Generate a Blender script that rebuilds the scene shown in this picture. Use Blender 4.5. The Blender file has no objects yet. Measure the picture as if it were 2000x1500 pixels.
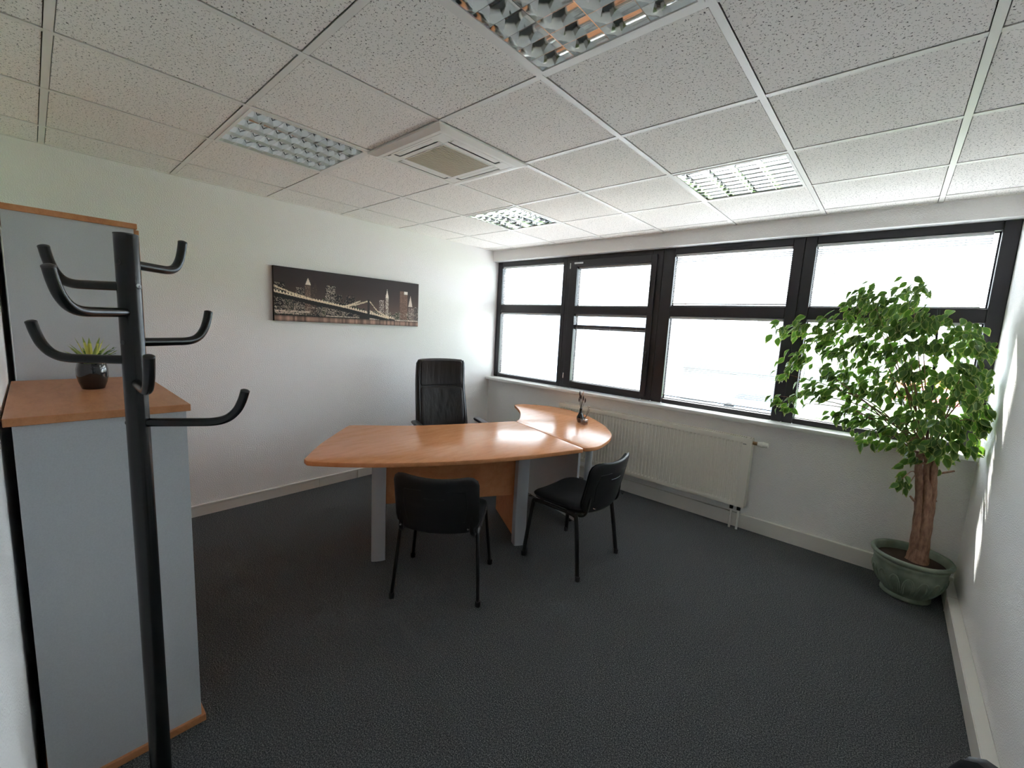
import bpy, bmesh, math, random
import numpy as np
from mathutils import Matrix, Vector, Euler

random.seed(7)
rng = np.random.default_rng(7)
S = bpy.context.scene
COL = S.collection

# ------------------------------------------------------------------ camera
# pixel frame 2000 x 1500, focal length in pixels, from the ceiling grid
FPX = 830.96
YAW, PIT, ROL = 0.7248, 0.1335, 0.0522
CAM = np.array([3.8275, -0.698, 1.567])


def cam_axes():
    f = np.array([-math.sin(YAW) * math.cos(PIT), math.cos(YAW) * math.cos(PIT), -math.sin(PIT)])
    rt = np.array([math.cos(YAW), math.sin(YAW), 0.0])
    up = np.cross(rt, f)
    r2 = math.cos(ROL) * rt + math.sin(ROL) * up
    u2 = -math.sin(ROL) * rt + math.cos(ROL) * up
    return r2, u2, f


AR, AU, AF = cam_axes()
cd = bpy.data.cameras.new('camera')
cd.sensor_fit = 'HORIZONTAL'
cd.sensor_width = 36.0
cd.lens = 36.0 * FPX / 2000.0
cd.clip_start = 0.02
cd.clip_end = 500
co = bpy.data.objects.new('camera', cd)
COL.objects.link(co)
m = Matrix.Identity(4)
for i in range(3):
    m[i][0], m[i][1], m[i][2], m[i][3] = AR[i], AU[i], -AF[i], CAM[i]
co.matrix_world = m
S.camera = co


def on(px, py, ax, val):
    """point where the viewing ray of a photo pixel meets the plane axis=val"""
    d = AF + (px - 1000) / FPX * AR - (py - 750) / FPX * AU
    t = (val - CAM[ax]) / d[ax]
    return CAM + t * d


# ------------------------------------------------------------------ light
S.view_settings.view_transform = 'Standard'
S.view_settings.look = 'None'
S.view_settings.gamma = 1.0
S.view_settings.use_curve_mapping = False
S.view_settings.exposure = 2.6

W = bpy.data.worlds.new('sky')
S.world = W
W.use_nodes = True
nt = W.node_tree
nt.nodes.clear()
wo = nt.nodes.new('ShaderNodeOutputWorld')
bg = nt.nodes.new('ShaderNodeBackground')
tc = nt.nodes.new('ShaderNodeTexCoord')
mp = nt.nodes.new('ShaderNodeMapping')
mp.inputs['Scale'].default_value = (1.0, 1.0, 2.5)
ns = nt.nodes.new('ShaderNodeTexNoise')
ns.inputs['Scale'].default_value = 2.2
ns.inputs['Detail'].default_value = 6
rp = nt.nodes.new('ShaderNodeValToRGB')
rp.color_ramp.elements[0].position = 0.38
rp.color_ramp.elements[0].color = (0.62, 0.80, 1.0, 1)
rp.color_ramp.elements[1].position = 0.62
rp.color_ramp.elements[1].color = (1.0, 0.99, 0.97, 1)
nt.links.new(tc.outputs['Generated'], mp.inputs['Vector'])
nt.links.new(mp.outputs['Vector'], ns.inputs['Vector'])
nt.links.new(ns.outputs['Fac'], rp.inputs['Fac'])
nt.links.new(rp.outputs['Color'], bg.inputs['Color'])
nt.links.new(bg.outputs['Background'], wo.inputs['Surface'])
bg.inputs['Strength'].default_value = 3.0

sd = bpy.data.lights.new('sun_offscreen', 'SUN')
sd.energy = 9.0
sd.angle = math.radians(0.8)
sd.color = (1.0, 0.96, 0.91)
so = bpy.data.objects.new('sun_offscreen', sd)
COL.objects.link(so)
so.location = (-3, 40, 42)
so.rotation_euler = Vector((0.10, -0.66, -0.70)).to_track_quat('-Z', 'Y').to_euler()

S.cycles.max_bounces = 14
S.cycles.diffuse_bounces = 12
S.cycles.glossy_bounces = 5
S.cycles.transparent_max_bounces = 24
S.cycles.caustics_reflective = False
S.cycles.caustics_refractive = False

# ------------------------------------------------------------------ materials
M = {}


def mat(name, col, rough=0.6, metal=0.0, spec=0.5, coat=0.0):
    m = bpy.data.materials.new(name)
    m.use_nodes = True
    b = m.node_tree.nodes['Principled BSDF']
    b.inputs['Base Color'].default_value = (*col, 1)
    b.inputs['Roughness'].default_value = rough
    b.inputs['Metallic'].default_value = metal
    b.inputs['Specular IOR Level'].default_value = spec
    b.inputs['Coat Weight'].default_value = coat
    M[name] = m
    return m


def N(m, t, **kw):
    n = m.node_tree.nodes.new(t)
    for k, v in kw.items():
        if k in n.inputs:
            n.inputs[k].default_value = v
        else:
            setattr(n, k, v)
    return n


def L(m, a, b):
    m.node_tree.links.new(a, b)


def BS(m):
    return m.node_tree.nodes['Principled BSDF']


def coords(m, scale=(1, 1, 1), out='Object'):
    t = N(m, 'ShaderNodeTexCoord')
    p = N(m, 'ShaderNodeMapping')
    p.inputs['Scale'].default_value = scale
    L(m, t.outputs[out], p.inputs['Vector'])
    return p.outputs['Vector']


def ramp(m, fac, stops):
    r = N(m, 'ShaderNodeValToRGB')
    e = r.color_ramp.elements
    while len(e) < len(stops):
        e.new(0.5)
    for k, (p, c) in enumerate(stops):
        e[k].position = p
        e[k].color = (*c, 1)
    L(m, fac, r.inputs['Fac'])
    return r.outputs['Color']


def bump(m, h, strength, dist):
    b = N(m, 'ShaderNodeBump', Strength=strength, Distance=dist)
    L(m, h, b.inputs['Height'])
    L(m, b.outputs['Normal'], BS(m).inputs['Normal'])


def noise(m, vec, scale, detail=2.0, rough=0.5):
    n = N(m, 'ShaderNodeTexNoise', Scale=scale, Detail=detail, Roughness=rough)
    L(m, vec, n.inputs['Vector'])
    return n.outputs['Fac']


# roughcast painted wall
m = mat('wall_paint', (0.76, 0.755, 0.73), 0.85, spec=0.25)
v = coords(m)
n1 = noise(m, v, 150, 2.5, 0.55)
bump(m, ramp(m, n1, [(0.36, (0, 0, 0)), (0.62, (1, 1, 1))]), 0.55, 0.0026)
L(m, ramp(m, noise(m, v, 1.2, 2), [(0.3, (0.86, 0.848, 0.838)), (0.7, (0.86, 0.848, 0.838))]), BS(m).inputs['Base Color'])

# mineral ceiling tile: pale with dark pits and short fissures
m = mat('tile_mineral', (0.66, 0.65, 0.63), 0.95, spec=0.1)
v = coords(m)
vo = N(m, 'ShaderNodeTexVoronoi', Scale=115.0, Randomness=1.0)
vd = N(m, 'ShaderNodeMixRGB', blend_type='ADD')
vd.inputs['Fac'].default_value = 0.02
nz = N(m, 'ShaderNodeTexNoise', Scale=90.0, Detail=3.0)
L(m, v, nz.inputs['Vector'])
L(m, v, vd.inputs[1])
L(m, nz.outputs['Color'], vd.inputs[2])
L(m, vd.outputs['Color'], vo.inputs['Vector'])
big = noise(m, v, 125, 2.5, 0.65)
pit = ramp(m, big, [(0.36, (0, 0, 0)), (0.40, (1, 1, 1))])
dots = ramp(m, vo.outputs['Distance'], [(0.12, (0, 0, 0)), (0.20, (1, 1, 1))])
mul = N(m, 'ShaderNodeMixRGB', blend_type='MULTIPLY')
mul.inputs['Fac'].default_value = 1.0
L(m, pit, mul.inputs[1])
L(m, dots, mul.inputs[2])
colr = ramp(m, mul.outputs['Color'], [(0.0, (0.09, 0.085, 0.08)), (0.8, (0.91, 0.88, 0.85))])
L(m, colr, BS(m).inputs['Base Color'])
bump(m, mul.outputs['Color'], 0.5, 0.003)

mat('grid_white', (0.82, 0.80, 0.77), 0.45)
mat('plenum', (0.35, 0.35, 0.34), 0.9)

# loop-pile carpet
m = mat('carpet', (0.05, 0.055, 0.06), 0.95, spec=0.1)
v = coords(m)
n1 = noise(m, v, 210, 3, 0.7)
n2 = noise(m, v, 1.1, 3)
c1 = ramp(m, n1, [(0.37, (0.028, 0.032, 0.037)), (0.51, (0.085, 0.092, 0.098)), (0.64, (0.26, 0.27, 0.27))])
mx = N(m, 'ShaderNodeMixRGB', blend_type='MULTIPLY')
mx.inputs['Fac'].default_value = 1
L(m, c1, mx.inputs[1])
L(m, ramp(m, n2, [(0.3, (1, 1, 1)), (0.7, (1, 1, 1))]), mx.inputs[2])
L(m, mx.outputs['Color'], BS(m).inputs['Base Color'])
bump(m, n1, 0.8, 0.006)


def wood(name, scale, base, dark, light, rough=0.32):
    m = mat(name, base, rough, spec=0.22)
    v = coords(m, scale)
    n1 = noise(m, v, 6, 4, 0.6)
    n2 = noise(m, v, 34, 3, 0.6)
    mixn = N(m, 'ShaderNodeMath', operation='ADD')
    hf = N(m, 'ShaderNodeMath', operation='MULTIPLY')
    hf.inputs[1].default_value = 0.35
    L(m, n2, hf.inputs[0])
    L(m, n1, mixn.inputs[0])
    L(m, hf.outputs[0], mixn.inputs[1])
    L(m, ramp(m, mixn.outputs[0], [(0.45, dark), (0.66, base), (0.88, light)]), BS(m).inputs['Base Color'])
    return m


wood('wood_desk', (5.0, 1.0, 3.0), (0.74, 0.33, 0.150), (0.67, 0.285, 0.120), (0.78, 0.37, 0.180), 0.22)
wood('wood_cabinet', (1.0, 4.0, 3.0), (0.56, 0.25, 0.115), (0.47, 0.20, 0.088), (0.61, 0.29, 0.145), 0.38)
mat('wood_edge', (0.36, 0.13, 0.045), 0.4)

m = mat('grey_laminate', (0.40, 0.425, 0.45), 0.55, spec=0.35)
v = coords(m)
L(m, ramp(m, noise(m, v, 300, 2), [(0.35, (0.50, 0.525, 0.55)), (0.65, (0.54, 0.565, 0.59))]), BS(m).inputs['Base Color'])
mat('grey_metal', (0.46, 0.48, 0.51), 0.42, metal=0.0)
mat('black_tube', (0.005, 0.0055, 0.0065), 0.24, spec=0.4)
mat('black_paint', (0.010, 0.010, 0.011), 0.35)
m = mat('black_plastic', (0.013, 0.013, 0.015), 0.42)
bump(m, noise(m, coords(m), 400, 2), 0.15, 0.001)
m = mat('black_fabric', (0.014, 0.014, 0.016), 0.9, spec=0.15)
bump(m, noise(m, coords(m), 500, 2), 0.5, 0.002)
m = mat('black_leather', (0.011, 0.011, 0.013), 0.30, spec=0.5)
vv = coords(m, (9, 9, 1.3))
bump(m, noise(m, vv, 3.0, 2.0), 0.35, 0.012)
mat('frame_dark', (0.018, 0.016, 0.020), 0.38)
mat('sill_white', (0.74, 0.74, 0.72), 0.4)
mat('trunking', (0.74, 0.72, 0.67), 0.5)
mat('radiator_paint', (0.80, 0.765, 0.68), 0.4)
mat('dark_gap', (0.02, 0.02, 0.02), 0.8)
mat('white_plastic', (0.84, 0.83, 0.79), 0.45)
mat('grille_beige', (0.62, 0.54, 0.42), 0.6)
mat('filter_brown', (0.26, 0.22, 0.17), 0.9)
mat('brass', (0.30, 0.20, 0.10), 0.4, metal=0.8)
mat('louvre_mirror', (0.86, 0.87, 0.86), 0.07, metal=1.0)
mat('tube_white', (0.85, 0.85, 0.83), 0.3)
mat('steel', (0.6, 0.6, 0.6), 0.25, metal=1.0)
m = mat('slat_alu', (0.55, 0.55, 0.56), 0.4)
mat('cord', (0.6, 0.6, 0.6), 0.7)
mat('black_ceramic', (0.006, 0.006, 0.007), 0.08, coat=0.5)
mat('soil', (0.035, 0.016, 0.010), 0.95)
mat('stake', (0.02, 0.03, 0.025), 0.6)
mat('yellow_leaf', (0.62, 0.60, 0.12), 0.5)
mat('dry_leaf', (0.55, 0.42, 0.12), 0.6)
mat('dry_flower', (0.62, 0.53, 0.46), 0.8)
mat('dark_stem', (0.035, 0.02, 0.02), 0.7)

m = mat('bark', (0.30, 0.17, 0.11), 0.8)
v = coords(m, (1, 1, 0.35))
L(m, ramp(m, noise(m, v, 70, 4), [(0.3, (0.17, 0.085, 0.055)), (0.7, (0.36, 0.21, 0.14))]), BS(m).inputs['Base Color'])
bump(m, noise(m, v, 90, 3), 0.6, 0.006)

m = mat('pot_green', (0.20, 0.25, 0.19), 0.5)
v = coords(m)
L(m, ramp(m, noise(m, v, 14, 4), [(0.3, (0.15, 0.20, 0.15)), (0.7, (0.26, 0.31, 0.24))]), BS(m).inputs['Base Color'])


def leafmat(name, col, var, trans):
    m = mat(name, col, 0.38, spec=0.45)
    nt = m.node_tree
    oi = N(m, 'ShaderNodeObjectInfo')
    cr = ramp(m, oi.outputs['Random'], [(0.0, col), (1.0, var)])
    L(m, cr, BS(m).inputs['Base Color'])
    tr = N(m, 'ShaderNodeBsdfTranslucent')
    L(m, ramp(m, oi.outputs['Random'], [(0.0, trans), (1.0, tuple(1.3 * c for c in trans))]), tr.inputs['Color'])
    ms = N(m, 'ShaderNodeMixShader')
    ms.inputs[0].default_value = 0.30
    out = nt.nodes['Material Output']
    L(m, BS(m).outputs[0], ms.inputs[1])
    L(m, tr.outputs[0], ms.inputs[2])
    L(m, ms.outputs[0], out.inputs['Surface'])
    return m


leafmat('leaf_green', (0.032, 0.090, 0.016), (0.075, 0.17, 0.026), (0.095, 0.21, 0.020))
leafmat('leaf_margin', (0.24, 0.33, 0.09), (0.36, 0.42, 0.14), (0.32, 0.40, 0.08))


def clearmat(name, tint, refl_rough=0.0, refl=0.03):
    m = bpy.data.materials.new(name)
    m.use_nodes = True
    nt = m.node_tree
    nt.nodes.remove(nt.nodes['Principled BSDF'])
    out = nt.nodes['Material Output']
    tr = N(m, 'ShaderNodeBsdfTransparent')
    tr.inputs['Color'].default_value = (*tint, 1)
    gl = N(m, 'ShaderNodeBsdfGlossy', Roughness=refl_rough)
    lw = N(m, 'ShaderNodeLayerWeight', Blend=0.5)
    pw_ = N(m, 'ShaderNodeMath', operation='POWER')
    pw_.inputs[1].default_value = 4.0
    L(m, lw.outputs['Facing'], pw_.inputs[0])
    fr = N(m, 'ShaderNodeMath', operation='MULTIPLY_ADD')
    fr.inputs[1].default_value = 0.85
    fr.inputs[2].default_value = refl
    L(m, pw_.outputs[0], fr.inputs[0])
    ms = N(m, 'ShaderNodeMixShader')
    L(m, fr.outputs[0], ms.inputs[0])
    L(m, tr.outputs[0], ms.inputs[1])
    L(m, gl.outputs[0], ms.inputs[2])
    L(m, ms.outputs[0], out.inputs['Surface'])
    M[name] = m
    return m


clearmat('pane_clear', (0.95, 0.97, 0.96))
clearmat('bottle_clear', (0.86, 0.86, 0.85), 0.02, 0.22)
clearmat('oil_clear', (0.50, 0.30, 0.22), 0.02, 0.03)

# outside
m = mat('asphalt', (0.33, 0.33, 0.34), 0.9)
m = mat('lawn', (0.16, 0.30, 0.05), 0.95)
v = coords(m)
L(m, ramp(m, noise(m, v, 3, 5), [(0.3, (0.07, 0.15, 0.025)), (0.7, (0.12, 0.21, 0.04))]), BS(m).inputs['Base Color'])
mat('clad_blue', (0.42, 0.50, 0.60), 0.5)
mat('clad_white', (0.62, 0.63, 0.62), 0.6)
mat('clad_cream', (0.60, 0.57, 0.47), 0.6)
mat('clad_grey', (0.30, 0.30, 0.28), 0.6)
mat('clad_dark', (0.11, 0.12, 0.11), 0.6)
mat('paint_orange', (0.75, 0.22, 0.06), 0.5)
mat('paint_red', (0.60, 0.05, 0.06), 0.3)
mat('paint_blue', (0.05, 0.20, 0.55), 0.3)
mat('paint_pale_blue', (0.40, 0.55, 0.75), 0.3)
mat('roof_sheet', (0.30, 0.30, 0.30), 0.7)
mat('roof_rib', (0.22, 0.22, 0.22), 0.7)
mat('tyre', (0.02, 0.02, 0.02), 0.8)
mat('car_window', (0.03, 0.04, 0.05), 0.1)
mat('hedge', (0.06, 0.11, 0.025), 0.9)


# ------------------------------------------------------------------ mesh tools
class MB:
    """collects geometry for one mesh"""

    def __init__(s):
        s.v = []
        s.f = []
        s.mi = []
        s.cur = 0

    def add(s, vs, fs):
        o = len(s.v)
        s.v += [tuple(map(float, p)) for p in vs]
        for f in fs:
            s.f.append([o + i for i in f])
            s.mi.append(s.cur)
        return s

    def box(s, x0, x1, y0, y1, z0, z1, bev=0.0, seg=2):
        if x0 > x1: x0, x1 = x1, x0
        if y0 > y1: y0, y1 = y1, y0
        if z0 > z1: z0, z1 = z1, z0
        if bev <= 0:
            vs = [(x, y, z) for z in (z0, z1) for y in (y0, y1) for x in (x0, x1)]
            return s.add(vs, [(0, 2, 3, 1), (4, 5, 7, 6), (0, 1, 5, 4), (2, 6, 7, 3), (0, 4, 6, 2), (1, 3, 7, 5)])
        bm = bmesh.new()
        bmesh.ops.create_cube(bm, size=1)
        for q in bm.verts:
            q.co = Vector(((x0 + x1) / 2 + q.co.x * (x1 - x0), (y0 + y1) / 2 + q.co.y * (y1 - y0), (z0 + z1) / 2 + q.co.z * (z1 - z0)))
        bmesh.ops.bevel(bm, geom=bm.edges[:], offset=bev, segments=seg, profile=0.5, affect='EDGES')
        return s.bm(bm)

    def bm(s, bm):
        bm.verts.index_update()
        s.add([tuple(q.co) for q in bm.verts], [[q.index for q in f.verts] for f in bm.faces])
        bm.free()
        return s

    def prism(s, poly, z0, z1, bev=0.0, seg=3):
        """polygon in xy extruded in z"""
        bm = bmesh.new()
        a = [bm.verts.new((p[0], p[1], z0)) for p in poly]
        b = [bm.verts.new((p[0], p[1], z1)) for p in poly]
        n = len(poly)
        lo = bm.faces.new(a[::-1])
        hi = bm.faces.new(b)
        for k in range(n):
            bm.faces.new((a[k], a[(k + 1) % n], b[(k + 1) % n], b[k]))
        bmesh.ops.recalc_face_normals(bm, faces=bm.faces[:])
        if bev > 0:
            es = [e for f in (lo, hi) for e in f.edges]
            bmesh.ops.bevel(bm, geom=list(set(es)), offset=bev, segments=seg, profile=0.5, affect='EDGES')
        return s.bm(bm)

    def lathe(s, prof, n=32, c=(0, 0, 0), cap=True):
        vs, fs = [], []
        for r, z in prof:
            for k in range(n):
                a = 2 * math.pi * k / n
                vs.append((c[0] + r * math.cos(a), c[1] + r * math.sin(a), c[2] + z))
        for i in range(len(prof) - 1):
            for k in range(n):
                k2 = (k + 1) % n
                fs.append((i * n + k, i * n + k2, (i + 1) * n + k2, (i + 1) * n + k))
        if cap:
            fs.append(tuple(range(n))[::-1])
            o = (len(prof) - 1) * n
            fs.append(tuple(o + k for k in range(n)))
        return s.add(vs, fs)

    def tube(s, pts, rad, n=10, cap=True, sx=1.0, sy=1.0):
        """sweep a circle (or ellipse) along points; rad is a number or a list"""
        P = [Vector(p) for p in pts]
        R = rad if isinstance(rad, (list, tuple)) else [rad] * len(P)
        T = []
        for k in range(len(P)):
            a = P[max(k - 1, 0)]
            b = P[min(k + 1, len(P) - 1)]
            T.append((b - a).normalized())
        ref = Vector((0, 0, 1)) if abs(T[0].z) < 0.9 else Vector((1, 0, 0))
        u = T[0].cross(ref).normalized()
        vs, fs = [], []
        for k, p in enumerate(P):
            t = T[k]
            u = (u - t * u.dot(t))
            if u.length < 1e-6:
                u = t.orthogonal()
            u.normalize()
            w = t.cross(u)
            for j in range(n):
                a = 2 * math.pi * j / n
                vs.append(p + u * (R[k] * sx * math.cos(a)) + w * (R[k] * sy * math.sin(a)))
        for k in range(len(P) - 1):
            for j in range(n):
                j2 = (j + 1) % n
                fs.append((k * n + j, k * n + j2, (k + 1) * n + j2, (k + 1) * n + j))
        if cap:
            fs.append(tuple(range(n))[::-1])
            o = (len(P) - 1) * n
            fs.append(tuple(o + j for j in range(n)))
        return s.add(vs, fs)

    def pad(s, w, h, t, r, fn, n=48, t0=0.8, tb=None):
        """pillow-edged rounded rectangle slab, mapped by fn(x, y, z)"""
        tb = t if tb is None else tb
        rings = [0.0, 0.25, 0.5, 0.7, t0, t0 + (1 - t0) * 0.4, t0 + (1 - t0) * 0.7, t0 + (1 - t0) * 0.9, 1.0]
        out = []
        hx, hy = w / 2 - r, h / 2 - r
        q = n // 4
        for c, (cx, cy) in enumerate(((hx, hy), (-hx, hy), (-hx, -hy), (hx, -hy))):
            for k in range(q):
                a = (c + k / (q - 1)) * math.pi / 2
                out.append((cx + r * math.cos(a), cy + r * math.sin(a)))
        # resample evenly round the outline
        P = np.array(out + [out[0]])
        d = np.r_[0, np.cumsum(np.hypot(*np.diff(P, axis=0).T))]
        ss = np.linspace(0, d[-1], n, endpoint=False)
        OX, OY = np.interp(ss, d, P[:, 0]), np.interp(ss, d, P[:, 1])

        def prof(k):
            return 1.0 if k <= t0 else math.sqrt(max(0.0, 1 - ((k - t0) / (1 - t0)) ** 2))
        vs, fs = [], []
        top = []
        for k in rings[1:]:
            row = []
            for a in range(n):
                row.append(len(vs))
                vs.append(fn(OX[a] * k, OY[a] * k, t / 2 * prof(k)))
            top.append(row)
        bot = []
        for k in rings[1:-1]:
            row = []
            for a in range(n):
                row.append(len(vs))
                vs.append(fn(OX[a] * k, OY[a] * k, -tb / 2 * prof(k)))
            bot.append(row)
        bot.append(top[-1])
        ct = len(vs)
        vs.append(fn(0, 0, t / 2))
        cb = len(vs)
        vs.append(fn(0, 0, -tb / 2))
        for a in range(n):
            b = (a + 1) % n
            fs.append((ct, top[0][a], top[0][b]))
            fs.append((cb, bot[0][b], bot[0][a]))
            for k in range(len(top) - 1):
                fs.append((top[k][a], top[k + 1][a], top[k + 1][b], top[k][b]))
                fs.append((bot[k][b], bot[k + 1][b], bot[k + 1][a], bot[k][a]))
        return s.add(vs, fs)

    def shift(s, d):
        s.v = [(p[0] + d[0], p[1] + d[1], p[2] + d[2]) for p in s.v]
        return s


def me(name, mb, mats, smooth=False, ang=40):
    d = bpy.data.meshes.new(name)
    d.from_pydata(mb.v, [], mb.f)
    for q in (mats if isinstance(mats, (list, tuple)) else [mats]):
        d.materials.append(M[q])
    if max(mb.mi, default=0) > 0:
        d.polygons.foreach_set('material_index', mb.mi)
    d.update()
    if smooth:
        d.polygons.foreach_set('use_smooth', [True] * len(d.polygons))
        try:
            d.set_sharp_from_angle(angle=math.radians(ang))
        except Exception:
            pass
    return d


def obj(name, mb, mats, parent=None, smooth=False, ang=40, world=False):
    """one mesh object; with world=True the geometry is in room coordinates and is moved to the parent's origin"""
    if world and parent is not None:
        mb.shift((-parent.location[0], -parent.location[1], -parent.location[2]))
    d = me(name, mb, mats, smooth, ang) if isinstance(mb, MB) else mb
    o = bpy.data.objects.new(name, d)
    COL.objects.link(o)
    if parent is not None:
        o.parent = parent
    return o


def thing(name, label, cat, loc=(0, 0, 0), rotz=0.0, group=None):
    o = bpy.data.objects.new(name, None)
    o.empty_display_size = 0.1
    COL.objects.link(o)
    o.location = loc
    o.rotation_euler = (0, 0, rotz)
    o['label'] = label
    o['category'] = cat
    if group:
        o['group'] = group
    return o


def tag(o, label, cat, group=None):
    o['label'] = label
    o['category'] = cat
    if group:
        o['group'] = group
    return o


def structure(o, label=None):
    o['kind'] = 'structure'
    if label:
        o['label'] = label
    return o


def copy_tree(root, loc, rotz, label, group=None):
    r = root.copy()
    COL.objects.link(r)
    r.location = loc
    r.rotation_euler = (0, 0, rotz)
    r['label'] = label
    if group:
        r['group'] = group
    for ch in list(root.children):
        c = ch.copy()
        COL.objects.link(c)
        c.parent = r
        for g in ch.children:
            e = g.copy()
            COL.objects.link(e)
            e.parent = c
    return r


def smoothpath(pts, n=8):
    """Catmull-Rom through points"""
    P = [np.array(p, float) for p in pts]
    P = [2 * P[0] - P[1]] + P + [2 * P[-1] - P[-2]]
    out = []
    for k in range(1, len(P) - 2):
        for j in range(n):
            t = j / n
            a, b, c, d = P[k - 1], P[k], P[k + 1], P[k + 2]
            out.append(0.5 * ((2 * b) + (-a + c) * t + (2 * a - 5 * b + 4 * c - d) * t * t + (-a + 3 * b - 3 * c + d) * t ** 3))
    out.append(P[-2])
    return out


# ------------------------------------------------------------------ room
RX, H = 4.30, 2.475          # right wall, ceiling height
YN, YW, YO = -0.78, 3.165, 3.42   # near wall, lower window wall face, outside face
YF = 3.25                    # window frame inner face
T = 0.2

structure(obj('floor', MB().box(-T, RX + T, YN - T, YO, -0.15, 0), 'carpet'), 'dark blue grey speckled carpet')
structure(obj('wall_left', MB().box(-T, 0, YN - T, YO, 0, H + 0.3), 'wall_paint'), 'white roughcast wall with the picture')
structure(obj('wall_right', MB().box(RX, RX + T, YN - T, YO, 0, H + 0.3), 'wall_paint'), 'white roughcast wall beside the ficus')
structure(obj('wall_front', MB().box(0, RX, YN - T, YN, 0, H + 0.3), 'wall_paint'), 'white roughcast wall behind the cabinets')
structure(obj('wall_back', MB().box(0, RX, YW, YO, 0, 0.892), 'wall_paint'), 'low white wall under the windows')
structure(obj('trim_1', MB().box(0, RX, 3.155, YO, 2.355, H + 0.3), 'wall_paint'), 'white boxed lintel above the windows')
structure(obj('trim_2', MB().box(0, RX, 3.10, YF + 0.01, 0.892, 0.925, 0.006), 'sill_white', smooth=True), 'white window sill board')

# skirting trunking
structure(obj('baseboard_left', MB().box(0, 0.018, YN, YW - 0.03, 0, 0.074).box(0, 0.024, YN, YW - 0.03, 0.074, 0.09, 0.003), 'trunking'), 'cream skirting trunking under the picture')
bl = bpy.data.objects['baseboard_left']
for yj in (0.98, 1.36, 2.3):
    obj('joint_cover', MB().box(0.016, 0.0265, yj, yj + 0.012, 0.002, 0.088), 'trunking', bl)
structure(obj('baseboard_back', MB().box(0, RX, 3.135, YW, 0, 0.118, 0.003), 'trunking'), 'cream skirting trunking under the radiator')
structure(obj('baseboard_right', MB().box(4.252, RX, YN, 3.135, 0, 0.098, 0.003), 'trunking'), 'cream skirting trunking along the right wall')
br = bpy.data.objects['baseboard_right']
obj('trunking_lid', MB().box(4.255, 4.297, YN + 0.002, 3.13, 0.0975, 0.1015), 'trunking', br)
obj('joint_cover', MB().box(4.2495, 4.298, 2.86, 2.872, 0.002, 0.1035), 'trunking', br)

# ------------------------------------------------------------------ ceiling
SX, X0 = 0.5922, 0.374
gx = [0.0] + [X0 + i * SX for i in range(7)] + [RX]
gy = [YN] + [j * 0.6 for j in range(-1, 6)] + [3.155]
ceiling = structure(obj('ceiling', MB().box(-T, RX + T, YN - T, YO, H + 0.27, H + 0.45), 'plenum'), 'suspended ceiling of fissured white tiles')
lights_at = {(1, 0), (4, 0), (1, 3), (4, 3)}
ac_at = (2, 1)
tiles = {}
for a in range(len(gx) - 1):
    for b in range(len(gy) - 1):
        i, j = a - 1, b - 2      # cell indices of the photo's grid lines
        if (i, j) in lights_at or (i, j) == ac_at:
            continue
        w, d = gx[a + 1] - gx[a], gy[b + 1] - gy[b]
        key = (round(w, 3), round(d, 3), (a * 3 + b) % 4)
        if key not in tiles:
            tiles[key] = me('ceiling_tile', MB().box(-w / 2 + 0.0145, w / 2 - 0.0145, -d / 2 + 0.0145, d / 2 - 0.0145, 0, 0.015, 0.0015, 1), 'tile_mineral')
        o = obj('ceiling_tile', tiles[key], None, ceiling)
        o.location = ((gx[a] + gx[a + 1]) / 2, (gy[b] + gy[b + 1]) / 2, H + 0.0032)
for k, x in enumerate(gx[1:-1]):
    obj('grid_rail', MB().box(x - 0.012, x + 0.012, YN, 3.155, H, H + 0.003).box(x - 0.001, x + 0.001, YN, 3.155, H + 0.003, H + 0.03), 'grid_white', ceiling)
for k, y in enumerate(gy[1:-1]):
    for a in range(len(gx) - 1):
        xa = gx[a] + (0.0124 if a else 0)
        xb = gx[a + 1] - (0.0124 if a < len(gx) - 2 else 0)
        obj('cross_rail', MB().box(xa, xb, y - 0.012, y + 0.012, H + 0.0008, H + 0.003).box(xa, xb, y - 0.001, y + 0.001, H + 0.003, H + 0.03), 'grid_white', ceiling)
for nm, mb in (('edge_angle', MB().box(0, 0.02, YN, 3.155, H, H + 0.003)), ('edge_angle', MB().box(RX - 0.02, RX, YN, 3.155, H, H + 0.003)),
               ('edge_angle', MB().box(0.02, RX - 0.02, 3.135, 3.155, H, H + 0.003)), ('edge_angle', MB().box(0.02, RX - 0.02, YN, YN + 0.02, H, H + 0.003))):
    obj(nm, mb, 'grid_white', ceiling)

# ------------------------------------------------------------------ louvred ceiling lights
LW, LD = SX - 0.026, 0.6 - 0.026


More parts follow.
